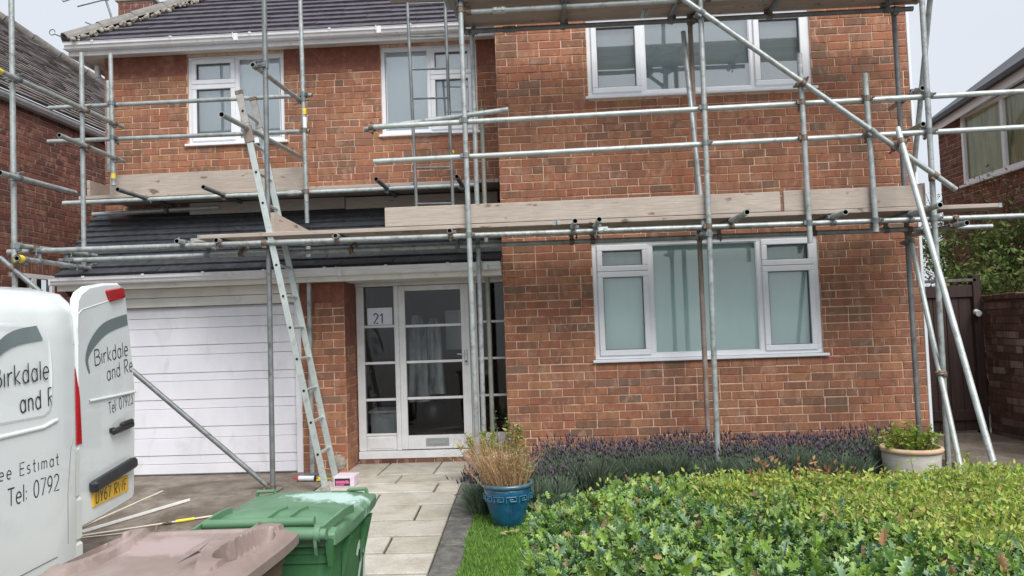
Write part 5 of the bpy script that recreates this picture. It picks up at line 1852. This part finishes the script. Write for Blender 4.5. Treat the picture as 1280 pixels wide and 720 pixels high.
zg2 = gz(-5.3)
BB = thing('wheelie_bin', (-.9, -5.3, zg2), 'faded brown wheelie bin with torn looped lid grips, nearest the bottom left corner', 'bin')
def bfn(u, v):
    w = abs(u)
    # D shaped grip hollow with a raised strap on its inner side
    cx = .76 + .06 * v
    e = ((w - cx) / (.17 if w < cx else .13)) ** 2 + ((v - .20) / .50) ** 2
    hollow = -.070 * min(1, max(0, (1.04 - e) / .14)) * (.55 + .45 * min(1, max(0, (.70 - v))))
    q = math.sqrt(e)
    strap = .020 * min(1, max(0, (1.62 - q) / .10)) * min(1, max(0, (q - 1.0) / .05)) * (1 if w < cx + .05 else .15) * min(1, max(0, (v + .62) / .2))
    pan = -.010 * min(1, max(0, (.52 - w) / .03)) * min(1, max(0, (.80 - abs(v)) / .03))
    return hollow + strap + pan
bm = lid_surface(-1.245, -.555, -5.72, -4.945, .672, .036, bfn, 110, 90, .040, 14)
dxs = lambda v: (v[0] + (v[1] + 5.0) * .04, v[1] + (v[0] + .9) * .05, v[2])
bm.v = [dxs(v) for v in bm.v]
bm.smooth_all = True
lb = bm.build('lid', lid_mat('scuffed_brown_lid', M['brown_bin'], (.42, .33, .32), (-.95, -5.2, .70), (3, 4, 1), 6, .6), BB)
lb.data.set_sharp_from_angle(angle=math.radians(28))
lid.data.set_sharp_from_angle(angle=math.radians(35))
bin_body(-1.20, -.60, -5.66, -5.0, zg2, .64, M['brown_bin_body'], BB)
for s in (1, -1):
    cx = -.9
    def gp(a, b, c):
        return dxs((cx + s * a, b, c))
    mb = MB()
    mb.add([gp(.150, -5.52, .728), gp(.172, -5.40, .730), gp(.156, -5.39, .731), gp(.146, -5.28, .735), gp(.162, -5.385, .732)], [(0, 1, 2), (2, 4, 3)])
    if s > 0: mb.build('lid_tear', M['black'], lb)
for x_ in (-1.12, -.72):
    mb = MB()
    mb.tube(dxs((x_, -4.96, .68)), dxs((x_, -4.95, .715)), .006, n=6)
    mb.build('hinge_pin', M['brown_bin_body'], BB)

# ================================================================== POTS
def blades(name, P, D, L, Wd, mat, parent=None, bend=.3, tri=False):
    """thin bending blades: base points P, directions D, lengths L, widths Wd"""
    n = len(P)
    D = D / np.linalg.norm(D, axis=1)[:, None]
    rv = np.random.RandomState(n)
    side = np.cross(D, rv.normal(size=(n, 3)))
    side /= np.linalg.norm(side, axis=1)[:, None]
    b = D[:, :] * [1, 1, 0]
    b = b * bend + rv.normal(size=(n, 3)) * .05 * bend
    L = L[:, None]
    Wd = Wd[:, None]
    m = P + D * L * .55
    t = P + D * L + b * L * .8 - np.array([0, 0, 1]) * (bend * .25) * L
    V = np.stack([P - side * Wd / 2, P + side * Wd / 2, m - side * Wd * .4, m + side * Wd * .4, t], 1).reshape(-1, 3)
    i = np.arange(n)[:, None] * 5
    F = np.concatenate([i + [0, 1, 3], i + [0, 3, 2], i + [2, 3, 4]], 0)
    return np_mesh(name, V, F, mat, parent), t

def leaves(name, P, A, Nn, S_, tmpl, tf, mat, parent=None):
    """leaf templates (x along width, y along axis, z lift) at P with axis A, normal Nn and size S_"""
    A = A / np.linalg.norm(A, axis=1)[:, None]
    Rt = np.cross(A, Nn)
    Rt /= np.linalg.norm(Rt, axis=1)[:, None] + 1e-9
    Nn = np.cross(Rt, A)
    T = np.array(tmpl)
    V = P[:, None, :] + S_[:, None, None] * (T[None, :, 0, None] * Rt[:, None, :] + T[None, :, 1, None] * A[:, None, :] + T[None, :, 2, None] * Nn[:, None, :])
    F = (np.arange(len(P))[:, None, None] * len(T) + np.array(tf)[None]).reshape(-1, 3)
    ob = np_mesh(name, V.reshape(-1, 3), F, mat, parent)
    if len(tmpl) > 15:
        margin(ob.data, len(P))
    return ob
def margin(me, n):
    a = me.attributes.new('margin', 'FLOAT', 'POINT')
    a.data.foreach_set('value', np.tile(np.array([0.] * 4 + [.6] + [1.] * 16), n))
LEAF_T = [(0, 0, 0), (-.22, .45, .05), (0, .5, -.02), (.22, .45, .05), (0, 1, 0)]
LEAF_F = [(0, 2, 1), (0, 3, 2), (1, 2, 4), (2, 3, 4)]
RS = np.random.RandomState(11)

gb = gz(-1.95)
BP = thing('plant_pot', (.085, -1.95, gb), 'blue glazed pot with a key pattern, full of dried stalks, standing on the lawn corner', 'plant pot')
mb = MB()
pr_ = [(.001, .001), (.105, 0), (.115, .01), (.145, .10), (.172, .19), (.183, .255), (.184, .285), (.178, .292)]
mb.lathe(pr_, (.085, -1.95, gb + .004), 32)
pt = mb.build('pot', M['blue_glaze'], BP)
mb = MB()
mb.lathe([(.178, .290), (.196, .298), (.202, .312), (.198, .326), (.182, .329), (.172, .318), (.170, .26), (.001, .25)], (.085, -1.95, gb + .004), 32)
mb.build('rim', M['blue_rim'], BP)
mb = MB()
key = [(0, 0), (0, .042), (.072, .042), (.072, .010), (.026, .010), (.026, .026), (.050, .026)]
def keyfn(a0):
    def f(u, v, l):
        a = a0 + u / .18
        r = .1845 + .003
        return (.085 + r * math.cos(a), -1.95 + r * math.sin(a), gb + .205 + v)
    return f
for i in range(12):
    f = keyfn(i * math.pi / 6)
    for a, b in zip(key, key[1:]):
        mb.tube(f(*a, 0), f(*b, 0), .0048, n=5)
mb.build('key_pattern', M['key_glaze'], pt)
mb = MB()
mb.lathe([(.001, .27), (.168, .268)], (.085, -1.95, gb), 16)
mb.build('pot_soil', M['soil'], BP)
n = 620
ang = RS.uniform(0, 2 * np.pi, n)
rad = np.sqrt(RS.uniform(0, 1, n)) * .15
P = np.stack([.085 + rad * np.cos(ang) - .01, -1.95 + rad * np.sin(ang), np.full(n, gb + .26)], 1)
D = np.stack([np.cos(ang) * rad * 2.0 - .10, np.sin(ang) * rad * 1.2, np.full(n, .9)], 1) + RS.normal(size=(n, 3)) * .18
o, tips = blades('dried_stalks', P, D, RS.uniform(.16, .42, n) * (1.15 - .35 * (P[:, 0] - .085) / .15), RS.uniform(.003, .006, n), M['dry'], BP, .25)
o['kind'] = 'stuff'
# fine seed heads along the dried stalks
k = 2200
ii = RS.randint(0, n, k)
tt = RS.uniform(.35, 1.0, k)[:, None]
PP = P[ii] * (1 - tt) + tips[ii] * tt + RS.normal(size=(k, 3)) * .008
leaves('seed_heads', PP, RS.normal(size=(k, 3)) + [0, 0, .6], RS.normal(size=(k, 3)), RS.uniform(.008, .02, k), LEAF_T, LEAF_F, M['dry'], BP)['kind'] = 'stuff'
# green shoots on the right of the pot
def shoots(par, cx, cy, cz, rad, n, hmin, hmax, mat, ls, seed, lean=(0, 0), name='leafy_stem', per=18):
    rs = np.random.RandomState(seed)
    for s in range(n):
        a = rs.uniform(0, 2 * np.pi)
        r = rad * math.sqrt(rs.uniform())
        b = Vector((cx + r * math.cos(a), cy + r * math.sin(a), cz))
        h = rs.uniform(hmin, hmax)
        t = b + Vector((math.cos(a) * r * .6 + lean[0] * h, math.sin(a) * r * .6 + lean[1] * h, h))
        mb = MB()
        mid = b.lerp(t, .5) + Vector((rs.uniform(-.01, .01), rs.uniform(-.01, .01), 0))
        mb.tube(b, mid, .003, .0025, n=5)
        mb.tube(mid, t, .0025, .001, n=5)
        o = mb.build(name, M['stem'], par)
        k = per
        tt = rs.uniform(.2, 1, k)
        P = np.array([list(b.lerp(t, float(q))) for q in tt])
        A = rs.normal(size=(k, 3)) * [1, 1, .5] + [0, 0, .35]
        leaves('leaves', P, A, rs.normal(size=(k, 3)) * .4 + [0, 0, 1], rs.uniform(ls * .6, ls * 1.2, k), LEAF_T, LEAF_F, mat, o)['kind'] = 'stuff'
shoots(BP, .20, -1.93, gb + .26, .07, 12, .18, .46, M['fresh'], .035, 3)
shoots(BP, -.02, -1.90, gb + .26, .06, 3, .30, .46, M['fresh'], .03, 8)

TPt = thing('plant_pot', (-.13, -.68, 0), 'pale terracotta pot of green leafy plants behind the blue pot by the door', 'plant pot')
mb = MB()
mb.lathe([(.001, 0), (.17, 0), (.185, .02), (.240, .21), (.243, .22), (.262, .22), (.268, .27), (.25, .275), (.24, .24), (.001, .23)], (-.13, -.68, 0), 28)
mb.build('pot', M['terracotta'], TPt)
shoots(TPt, -.13, -.70, .20, .20, 26, .12, .34, M['fresh'], .06, 5, per=20)
shoots(TPt, -.02, -.72, .20, .12, 6, .30, .46, M['lav_leaf'], .04, 6, per=14)

CP = thing('plant_pot', (3.51, -1.15, gz(-1.15)), 'wide whitewashed pot with a buff rim and yellow green shrub right of the lavender', 'plant pot')
mb = MB()
mb.lathe([(.001, 0), (.205, 0), (.215, .02), (.234, .26), (.234, .27)], (3.51, -1.15, gz(-1.15)), 36)
mb.build('pot', M['cream_pot'], CP)
mb = MB()
mb.lathe([(.234, .268), (.250, .274), (.256, .292), (.249, .31), (.230, .313), (.222, .30), (.219, .27), (.001, .26)], (3.51, -1.15, gz(-1.15)), 36)
mb.build('rim', M['cream_rim'], CP)
shoots(CP, 3.50, -1.15, .24, .18, 50, .12, .25, M['fresh'], .05, 7, per=22)
shoots(CP, 3.28, -1.15, .25, .05, 4, .16, .24, M['fresh'], .045, 17, lean=(-.3, 0), per=14)

# ================================================================== LAVENDER
def lavender(x, y, r, h, label, group, seed, nf=620, ns=170, sx=1.0):
    rs = np.random.RandomState(seed)
    z0 = gz(y)
    T = thing('lavender_bush', (x, y, z0), label, 'lavender', group)
    a = rs.uniform(0, 2 * np.pi, nf)
    q = np.sqrt(rs.uniform(0, 1, nf))
    P = np.stack([x + r * sx * .8 * q * np.cos(a), y + r * .8 * q * np.sin(a), z0 + rs.uniform(0, h * .35, nf)], 1)
    D = np.stack([np.cos(a) * q * .5, np.sin(a) * q * .5, np.full(nf, 1.)], 1) + rs.normal(size=(nf, 3)) * .22
    o, _ = blades('foliage', P, D, rs.uniform(h * .3, h * .62, nf), rs.uniform(.005, .011, nf), M['lav_leaf'], T, .2)
    o['kind'] = 'stuff'
    a = rs.uniform(0, 2 * np.pi, ns)
    q = np.sqrt(rs.uniform(0, 1, ns))
    P = np.stack([x + r * sx * .75 * q * np.cos(a), y + r * .75 * q * np.sin(a), np.full(ns, z0 + h * .25)], 1)
    D = np.stack([np.cos(a) * q * .45, np.sin(a) * q * .45, np.full(ns, 1.)], 1) + rs.normal(size=(ns, 3)) * .12
    o, tips = blades('flower_stems', P, D, rs.uniform(h * .50, h * .78, ns), np.full(ns, .0028), M['lav_leaf'], T, .1)
    o['kind'] = 'stuff'
    A = D / np.linalg.norm(D, axis=1)[:, None] + [0, 0, .2]
    sp = [(0, 0, 0), (-.14, .3, -.1), (.14, .3, -.1), (0, .3, .16), (0, 1, 0)]
    sf = [(0, 2, 1), (0, 3, 2), (0, 1, 3), (1, 2, 4), (2, 3, 4), (3, 1, 4)]
    leaves('flower_spikes', tips, A, rs.normal(size=(ns, 3)), rs.uniform(.035, .060, ns), sp, sf, M['lav_flower'], T)['kind'] = 'stuff'
    return T
lg = 'lavender bushes along the foot of the front wall'
i = 0
for x in np.arange(.42, 3.35, .36):
    for y in (-1.02, -.58):
        xx = x + (.18 if y > -1 else 0)
        if xx > 3.15 and y < -1:
            continue
        lavender(float(xx), y + RS.uniform(-.08, .08), .27, .345 + RS.uniform(-.04, .04), 'purple flowering lavender bush in the row along the foot of the brick front wall', lg, 60 + i, 1900, 120)
        i += 1
lavender(.40, -1.62, .22, .36, 'low grey green lavender bush just right of the blue glazed pot', None, 90, 800, 90)
lavender(-.13, -1.66, .16, .34, 'lavender bush leaning over the paved path left of the blue glazed pot', None, 91, 850, 120)

# ================================================================== LAWN
n = 26000
P = np.stack([RS.uniform(-.21, .62, n), RS.uniform(-5.6, -1.6, n), np.zeros(n)], 1)
P[:, 0] += .015 * np.sin(P[:, 1] * 9)
P[:, 2] = [gz(y) for y in P[:, 1]]
D = RS.normal(size=(n, 3)) * [.35, .35, 0] + [0, 0, 1]
o, _ = blades('grass', P, D, RS.uniform(.02, .055, n), RS.uniform(.003, .006, n), M['grass'], None, .5)
tag(o, 'short bright green lawn grass between the path edging and the hedge', 'grass', kind='stuff')
mb = MB()
for (x, y, s, r) in ((.10, -2.22, .05, .2), (.16, -2.20, .045, 1.4), (.06, -2.25, .04, 2.3)):
    z = gz(y) + .04
    c, s_ = math.cos(r), math.sin(r)
    pts = [(-1, 0, 0), (-.4, .35, .2), (0, .2, .05), (.4, .4, .2), (1, 0, .1), (.4, -.35, .2), (-.3, -.3, .15)]
    mb.add([(x + s * (a * c - b * s_), y + s * (a * s_ + b * c), z + s * q) for a, b, q in pts], [(0, 1, 2, 6), (2, 3, 4, 5), (2, 5, 6)])
tag(mb.build('dead_leaf', M['dead_leaf']), 'curled pale brown dead leaves on the grass in front of the blue pot', 'leaf')

# ================================================================== HEDGE
def hnoise(x, y, s, seed):
    r = np.random.RandomState(seed)
    v = 0
    for k in range(5):
        a, ph, f = r.uniform(0, 6.28), r.uniform(0, 6.28), s * (1.7 ** k)
        v = v + np.sin((x * np.cos(a) + y * np.sin(a)) * f + ph) / (1.35 ** k)
    return v / 2.6
def htop(x, y):
    z = .725 + .030 * hnoise(x, y, 5, 1)
    z = z - .12 * np.clip((.95 - x) / .6, 0, 1) ** 2 - .10 * np.clip((y + 4.50) / .2, 0, 1) ** 2
    return z
HX0, HX1, HY0, HY1 = .36, 6.4, -6.35, -4.27
HG = thing('hedge', (2.5, -5.3, gz(-5.3)), 'dense holly hedge with glossy spiny leaves filling the lower right foreground', 'hedge')
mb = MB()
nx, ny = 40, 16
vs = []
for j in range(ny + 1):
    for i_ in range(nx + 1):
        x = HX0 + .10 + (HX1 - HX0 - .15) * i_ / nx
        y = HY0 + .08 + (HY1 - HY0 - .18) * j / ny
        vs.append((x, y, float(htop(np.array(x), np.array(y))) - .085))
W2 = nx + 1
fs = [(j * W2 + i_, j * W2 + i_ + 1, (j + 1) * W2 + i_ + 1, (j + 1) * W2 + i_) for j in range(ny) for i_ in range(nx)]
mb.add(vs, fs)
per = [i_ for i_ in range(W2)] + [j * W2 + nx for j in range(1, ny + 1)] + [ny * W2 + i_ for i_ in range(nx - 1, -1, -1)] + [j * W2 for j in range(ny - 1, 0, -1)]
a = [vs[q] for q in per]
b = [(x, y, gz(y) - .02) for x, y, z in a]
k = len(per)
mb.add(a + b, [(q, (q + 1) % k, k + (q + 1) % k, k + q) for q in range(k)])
mb.build('dark_core', M['hedge_core'], HG)  # solid dark filler, shade between the leaves put into its colour
# spiny holly leaf: midrib plus toothed, waved margins
HT, HF = [(0, -.06, 0)], []
mid = [(0, .0, -.01), (0, .25, -.05), (0, .5, -.06), (0, .75, -.04), (0, 1.04, .03)]
edge_ = [(.09, .05, .04), (.26, .13, .20), (.14, .28, .05), (.33, .42, .26), (.15, .54, .05), (.28, .70, .22), (.09, .80, .03), (.15, .95, .14)]
HT = mid + edge_ + [(-x, y, z) for x, y, z in edge_]
nm = [0, 1, 1, 2, 2, 3, 3, 4]
for sgn, off in ((1, 5), (-1, 13)):
    for q in range(7):
        a_, b_ = off + q, off + q + 1
        t3 = (nm[q], a_, b_) if sgn > 0 else (nm[q], b_, a_)
        HF.append(t3)
        if nm[q + 1] != nm[q]:
            HF.append((nm[q], b_, nm[q + 1]) if sgn > 0 else (nm[q], nm[q + 1], b_))
    HF.append((0, 1, off + 2) if sgn < 0 else (0, off + 2, 1))
def top_points(n, rs, x0, x1, y0, y1, depth):
    x, y = rs.uniform(x0, x1, n), rs.uniform(y0, y1, n)
    z = htop(x, y) - depth * rs.uniform(0, 1, n) ** 1.4
    return np.stack([x, y, z], 1)
def gold_w(P):
    g = (P[:, 0] - 1.38) * .95 + (P[:, 1] + 4.92) * .85 + .38 * hnoise(P[:, 0], P[:, 1], 4.5, 7) + .25 * hnoise(P[:, 0], P[:, 1], 14, 8)
    return 1 / (1 + np.exp(-g * 6))
rs = np.random.RandomState(21)
near = top_points(33000, rs, HX0, 3.5, HY0, HY1, .13)
far = top_points(4000, rs, 3.5, HX1, HY0, HY1, .14)
nl = 4200
lf = np.stack([HX0 + rs.uniform(-.03, .08, nl), rs.uniform(HY0, HY1, nl), np.zeros(nl)], 1)
lf[:, 2] = rs.uniform(-.34, 1, nl) * .60 + .0
bk = np.stack([rs.uniform(HX0, HX1, 5000), HY1 + rs.uniform(-.09, .02, 5000), rs.uniform(-.3, .66, 5000)], 1)
P = np.concatenate([near, far, lf, bk])
keep = rs.uniform(size=len(P)) > gold_w(P) * .80
P = P[keep]
n = len(P)
A = rs.normal(size=(n, 3)) * [1, 1, .7] + [0, 0, .65]
A[P[:, 0] < HX0 + .1] += [-.8, 0, 0]
Nn = rs.normal(size=(n, 3)) * .8 + [0, -.15, .8]
S_ = rs.uniform(.026, .052, n)
S_[rs.uniform(size=n) < .13] *= 1.45
# the 300 that show largest become leaf parts of their own
d = P - np.array(CAMP)
zc = d @ np.array(W_)
pxx = 640 + 960 * (d @ np.array(R_)) / zc
pyy = 360 - 960 * (d @ np.array(U_)) / zc
show = (zc > .8) & (pxx > 5) & (pxx < 1275) & (pyy < 715) & (P[:, 2] > htop(P[:, 0], P[:, 1]) - .035)
score = np.where(show, S_ / zc, 0)
big = np.argsort(-score)[:300]
mask = np.ones(n, bool)
mask[big] = False
leaves('leaves', P[mask], A[mask], Nn[mask], S_[mask], HT, HF, M['holly'], HG)['kind'] = 'stuff'
lm = bpy.data.meshes.new('leaf')
lm.from_pydata(HT, [], HF)
lm.materials.append(M['holly'])
margin(lm, 1)
for q in big:
    a_ = Vector(A[q]).normalized()
    r_ = a_.cross(Vector(Nn[q])).normalized()
    n_ = r_.cross(a_)
    s_ = float(S_[q])
    o = bpy.data.objects.new('leaf', lm)
    mw = Matrix(((r_.x * s_, a_.x * s_, n_.x * s_, P[q][0]), (r_.y * s_, a_.y * s_, n_.y * s_, P[q][1]), (r_.z * s_, a_.z * s_, n_.z * s_, P[q][2]), (0, 0, 0, 1)))
    COL.objects.link(o)
    o.parent = HG
    o.matrix_parent_inverse = WORLD[HG.name].inverted()
    o.matrix_basis = mw
GH = thing('hedge', (3.2, -4.8, gz(-4.8)), 'golden yellow privet hedge growing through the top of the holly at the right', 'hedge')
near = top_points(120000, rs, HX0 + .1, 3.4, HY0, HY1, .10)
far = top_points(16000, rs, 3.4, HX1, HY0, HY1, .10)
P = np.concatenate([near, far])
keep = rs.uniform(size=len(P)) < gold_w(P) * .95
P = P[keep]
P[:, 2] += .02 + .045 * np.clip(hnoise(P[:, 0], P[:, 1], 30, 12), 0, 1)
n = len(P)
A = rs.normal(size=(n, 3)) * [1, 1, .6] + [0, 0, .9]
leaves('leaves', P, A, rs.normal(size=(n, 3)) + [0, -.3, .8], rs.uniform(.014, .028, n), LEAF_T, LEAF_F, M['golden'], GH)['kind'] = 'stuff'
# upright young shoots standing over the clipped top
rs = np.random.RandomState(33)
for s in range(90):
    x, y = rs.uniform(.6, 3.4), rs.uniform(-5.3, -4.32)
    gold = gold_w(np.array([[x, y, 0]]))[0] > .5
    b = Vector((x, y, float(htop(np.array(x), np.array(y))) - .04))
    t = b + Vector((rs.uniform(-.03, .03), rs.uniform(-.03, .03), rs.uniform(.08, .15)))
    mb = MB()
    mb.tube(b, t, .002, .001, n=4)
    o = mb.build('shoot', M['stem'], GH if gold else HG)
    k = 12
    tt = rs.uniform(.2, 1, k)
    PP = np.array([list(b.lerp(t, float(q))) for q in tt])
    leaves('shoot_leaves', PP, rs.normal(size=(k, 3)) + [0, 0, .8], rs.normal(size=(k, 3)), rs.uniform(.018, .034, k), LEAF_T, LEAF_F, M['golden'] if gold else M['fresh'], o)['kind'] = 'stuff'

M['red_tip'] = leaf_mat('reddish_young_leaf', [(0, (.42, .18, .09)), (.5, (.58, .30, .16)), (1, (.62, .50, .22))], .5, .35)
for s_i in range(16):
    x, y = rs.uniform(1.30, 1.75), rs.uniform(-4.55, -4.32)
    b = Vector((x, y, float(htop(np.array(x), np.array(y))) - .03))
    t = b + Vector((rs.uniform(-.04, .04), rs.uniform(-.03, .03), rs.uniform(.07, .15)))
    mb = MB()
    mb.tube(b, t, .0025, .001, n=4)
    o = mb.build('shoot', M['stem'], HG)
    k = 11
    tt = rs.uniform(.25, 1, k)
    PP = np.array([list(b.lerp(t, float(q))) for q in tt])
    leaves('shoot_leaves', PP, rs.normal(size=(k, 3)) + [0, 0, .7], rs.normal(size=(k, 3)), rs.uniform(.022, .040, k), LEAF_T, LEAF_F, M['red_tip'], o)['kind'] = 'stuff'
# ================================================================== SHRUBS BEYOND THE PASSAGE
def shrub(name, cx, cy, z0, z1, rx, ry, n, mat, label, seed, ls=.07, stems=9):
    rs = np.random.RandomState(seed)
    T = thing(name, (cx, cy, 0), label, 'shrub')
    mb = MB()
    tipsl = []
    for s in range(stems):
        b = Vector((cx + rs.uniform(-.15, .15), cy + rs.uniform(-.15, .15), 0))
        t = Vector((cx + rs.uniform(-rx, rx), cy + rs.uniform(-ry, ry), rs.uniform(z0 + (z1 - z0) * .5, z1)))
        mid = b.lerp(t, .55) + Vector((rs.uniform(-.1, .1), rs.uniform(-.1, .1), .2))
        mb.tube(b, mid, .022, .013, n=6)
        mb.tube(mid, t, .013, .004, n=6)
        tipsl.append((mid, t))
        for q in range(4):
            f = rs.uniform(.2, .9)
            p = mid.lerp(t, f)
            e = p + Vector((rs.normal() * .25, rs.normal() * .25, rs.uniform(0, .3)))
            mb.tube(p, e, .006, .002, n=4)
            tipsl.append((p, e))
    mb.build('trunk', M['stem'], T)
    per = n // len(tipsl)
    PP = []
    for a, b in tipsl:
        t = rs.uniform(.1, 1.05, per)[:, None]
        PP.append(np.array(a)[None] * (1 - t) + np.array(b)[None] * t + rs.normal(size=(per, 3)) * .075)
    P = np.concatenate(PP)
    P = P[P[:, 2] > z0]
    n = len(P)
    leaves('crown', P, rs.normal(size=(n, 3)) + [0, 0, .2], rs.normal(size=(n, 3)) + [0, 0, .5], rs.uniform(ls * .5, ls * 1.2, n), LEAF_T, LEAF_F, mat, T)['kind'] = 'stuff'
    return T
shrub('shrub', 6.75, 3.3, 1.2, 2.75, .55, 1.3, 5200, M['shrub'], 'tall green shrub rising over the garden wall against the right neighbouring house', 71, .085, 16)
shrub('shrub', 6.5, 1.5, 1.2, 2.35, .45, .9, 3600, M['shrub'], 'leafy green shrub overhanging the brick garden wall at the right edge', 72, .09, 12)
shrub('shrub', 7.1, 4.0, 2.0, 3.50, .22, 1.5, 2200, M['shrub_dry'], 'dry brown stemmed climber clinging to the right house below its window sill', 73, .06, 16)
shrub('shrub', 5.5, 6.5, 1.2, 2.55, .75, .7, 4200, M['far_shrub'], 'pinkish grey shrub far behind the side gate', 74, .08, 14)
shrub('shrub', 6.2, 9.5, 1.0, 2.4, 1.2, .7, 3200, M['shrub'], 'low green bush at the back of the garden beyond the gate', 75, .1, 10)

# ================================================================== ODDMENTS ON THE DRIVE
def onground(x, y, dz=.0):
    return Vector((x, y, gz(y) + dz))
a, b = onground(-3.32, -1.90, .006), onground(-2.815, -1.15, .006)
d = (b - a).normalized()
s_ = d.cross(Vector((0, 0, 1))).normalized()
L = (b - a).length
mb = MB()
nseg = 26
for i in range(nseg):
    c = a + d * (L * (i + .5) / nseg)
    mb.obox(c + s_ * .028, d, s_, (0, 0, 1), (L / nseg * .5, .005, .004))
    mb.obox(c - s_ * .028, d, s_, (0, 0, 1), (L / nseg * .5, .005, .004))
    mb.obox(c, (d + s_ * (.9 if i % 2 else -.9)).normalized(), s_, (0, 0, 1), (.030, .0045, .004))
mb.obox((a + b) / 2 + s_ * .033 + Vector((0, 0, .010)), d, s_, (0, 0, 1), (L / 2, .0015, .010))
tag(mb.build('plaster_bead', M['white_bead']), 'white perforated plaster bead lying on the drive by the open van door', 'strip')
mb = MB()
mb.obox((onground(-3.40, -1.85, .008) + onground(-3.222, -.81, .008)) / 2, (onground(-3.222, -.81) - onground(-3.40, -1.85)).normalized(), (1, 0, 0), (0, 0, 1), (.53, .008, .006), .002)
tag(mb.build('trim_strip', M['cream_stick']), 'short cream trim strip on the drive pointing at the garage door', 'strip')
a, b = onground(-3.30, -2.02, .010), onground(-2.20, -1.52, .010)
PR = MB()
PR.tube(a, b, .007, n=8)
pr = PR.build('pole', M['cream_stick'])
tag(pr, 'thin cream pole with a yellow sleeve lying across the drive behind the green bin', 'pole')
d = (b - a).normalized()
mb = MB()
mb.tube(a + d * .72, a + d * .86, .013, n=10)
mb.build('yellow_sleeve', M['yellow'], pr)
mb = MB()
mb.tube(a + d * .62, a + d * .69, .016, n=8)
mb.cbox(*[v for q in range(3) for v in ((a + d * .655)[q] - .012, (a + d * .655)[q] + .016)], .003)
mb.build('brass_joint', M['coupler'], pr)
mb = MB()
mb.tube(onground(-3.34, -2.06, .006), onground(-2.86, -1.93, .006), .005, n=6)
tag(mb.build('thin_rod', M['cream_stick']), 'thin pale rod on the drive below the longer cream pole', 'rod')
mb = MB()
mb.tube((-2.035, -.46, .028), (-1.875, -.48, .028), .025, n=14)
ct = mb.build('sealant_cartridge', M['paper'])
tag(ct, 'white and red sealant cartridge lying on the drive beside the ladder foot', 'cartridge')
mb = MB()
mb.tube((-2.045, -.459, .028), (-2.035, -.46, .028), .026, n=14)
mb.tube((-2.06, -.458, .028), (-2.045, -.459, .028), .012, n=10)
mb.tube((-2.10, -.455, .028), (-2.06, -.458, .028), .006, .011, n=8)
mb.build('nozzle', M['red_plastic'], ct)
mb = MB()
mb.tube((-1.875, -.48, .028), (-1.868, -.481, .028), .0255, n=14)
mb.build('end_cap', M['black'], ct)
mb = MB()
for k in range(6):
    r_ = random.Random(k)
    c = Vector((-1.80 + r_.uniform(-.05, .05), -.47 + r_.uniform(-.04, .04), .012))
    mb.obox(c, Vector((r_.uniform(-1, 1), r_.uniform(-1, 1), .2)).normalized(), (0, 0, 1), (1, 0, 0), (.03, .008, .012), .002)
tag(mb.build('wrapper', M['yellow']), 'crumpled yellow wrapper on the paving beside the ladder foot', 'wrapper')
CT = MB()
CT.cbox(-1.60, -1.405, -.80, -.60, .002, .098, .003)
cto = CT.build('carton', M['cardboard'])
tag(cto, 'small white and pink carton on the path in front of the door screen', 'box')
mb = MB()
mb.box(-1.588, -1.445, -.8018, -.8005, .012, .080)
lb2 = mb.build('carton_label', M['print'], cto)
mb = MB()
r_ = random.Random(3)
x = -1.578
while x < -1.46:
    w = r_.uniform(.006, .011)
    mb.box(x, x + w, -.8030, -.8022, .034, .034 + r_.uniform(.022, .030))
    x += w + .003
mb.box(-1.578, -1.50, -.8030, -.8022, .018, .026)
mb.build('carton_print', M['pink'], lb2)
for (x, y, l, r) in ((-1.85, -.35, .10, .3), (-1.70, -.30, .12, 2.0), (-2.3, -1.0, .05, 1.0), (-.42, -1.2, .06, .5), (-.5, -3.2, .09, 2.2)):
    mb = MB()
    c = onground(x, y, .010)
    mb.tube(c, c + Vector((math.cos(r) * l, math.sin(r) * l, .01)), .004, .002, n=5)
    tag(mb.build('twig', M['stem']), 'small dry twig lying on the ground near the foot of the house', 'twig', 'twigs on the paving')
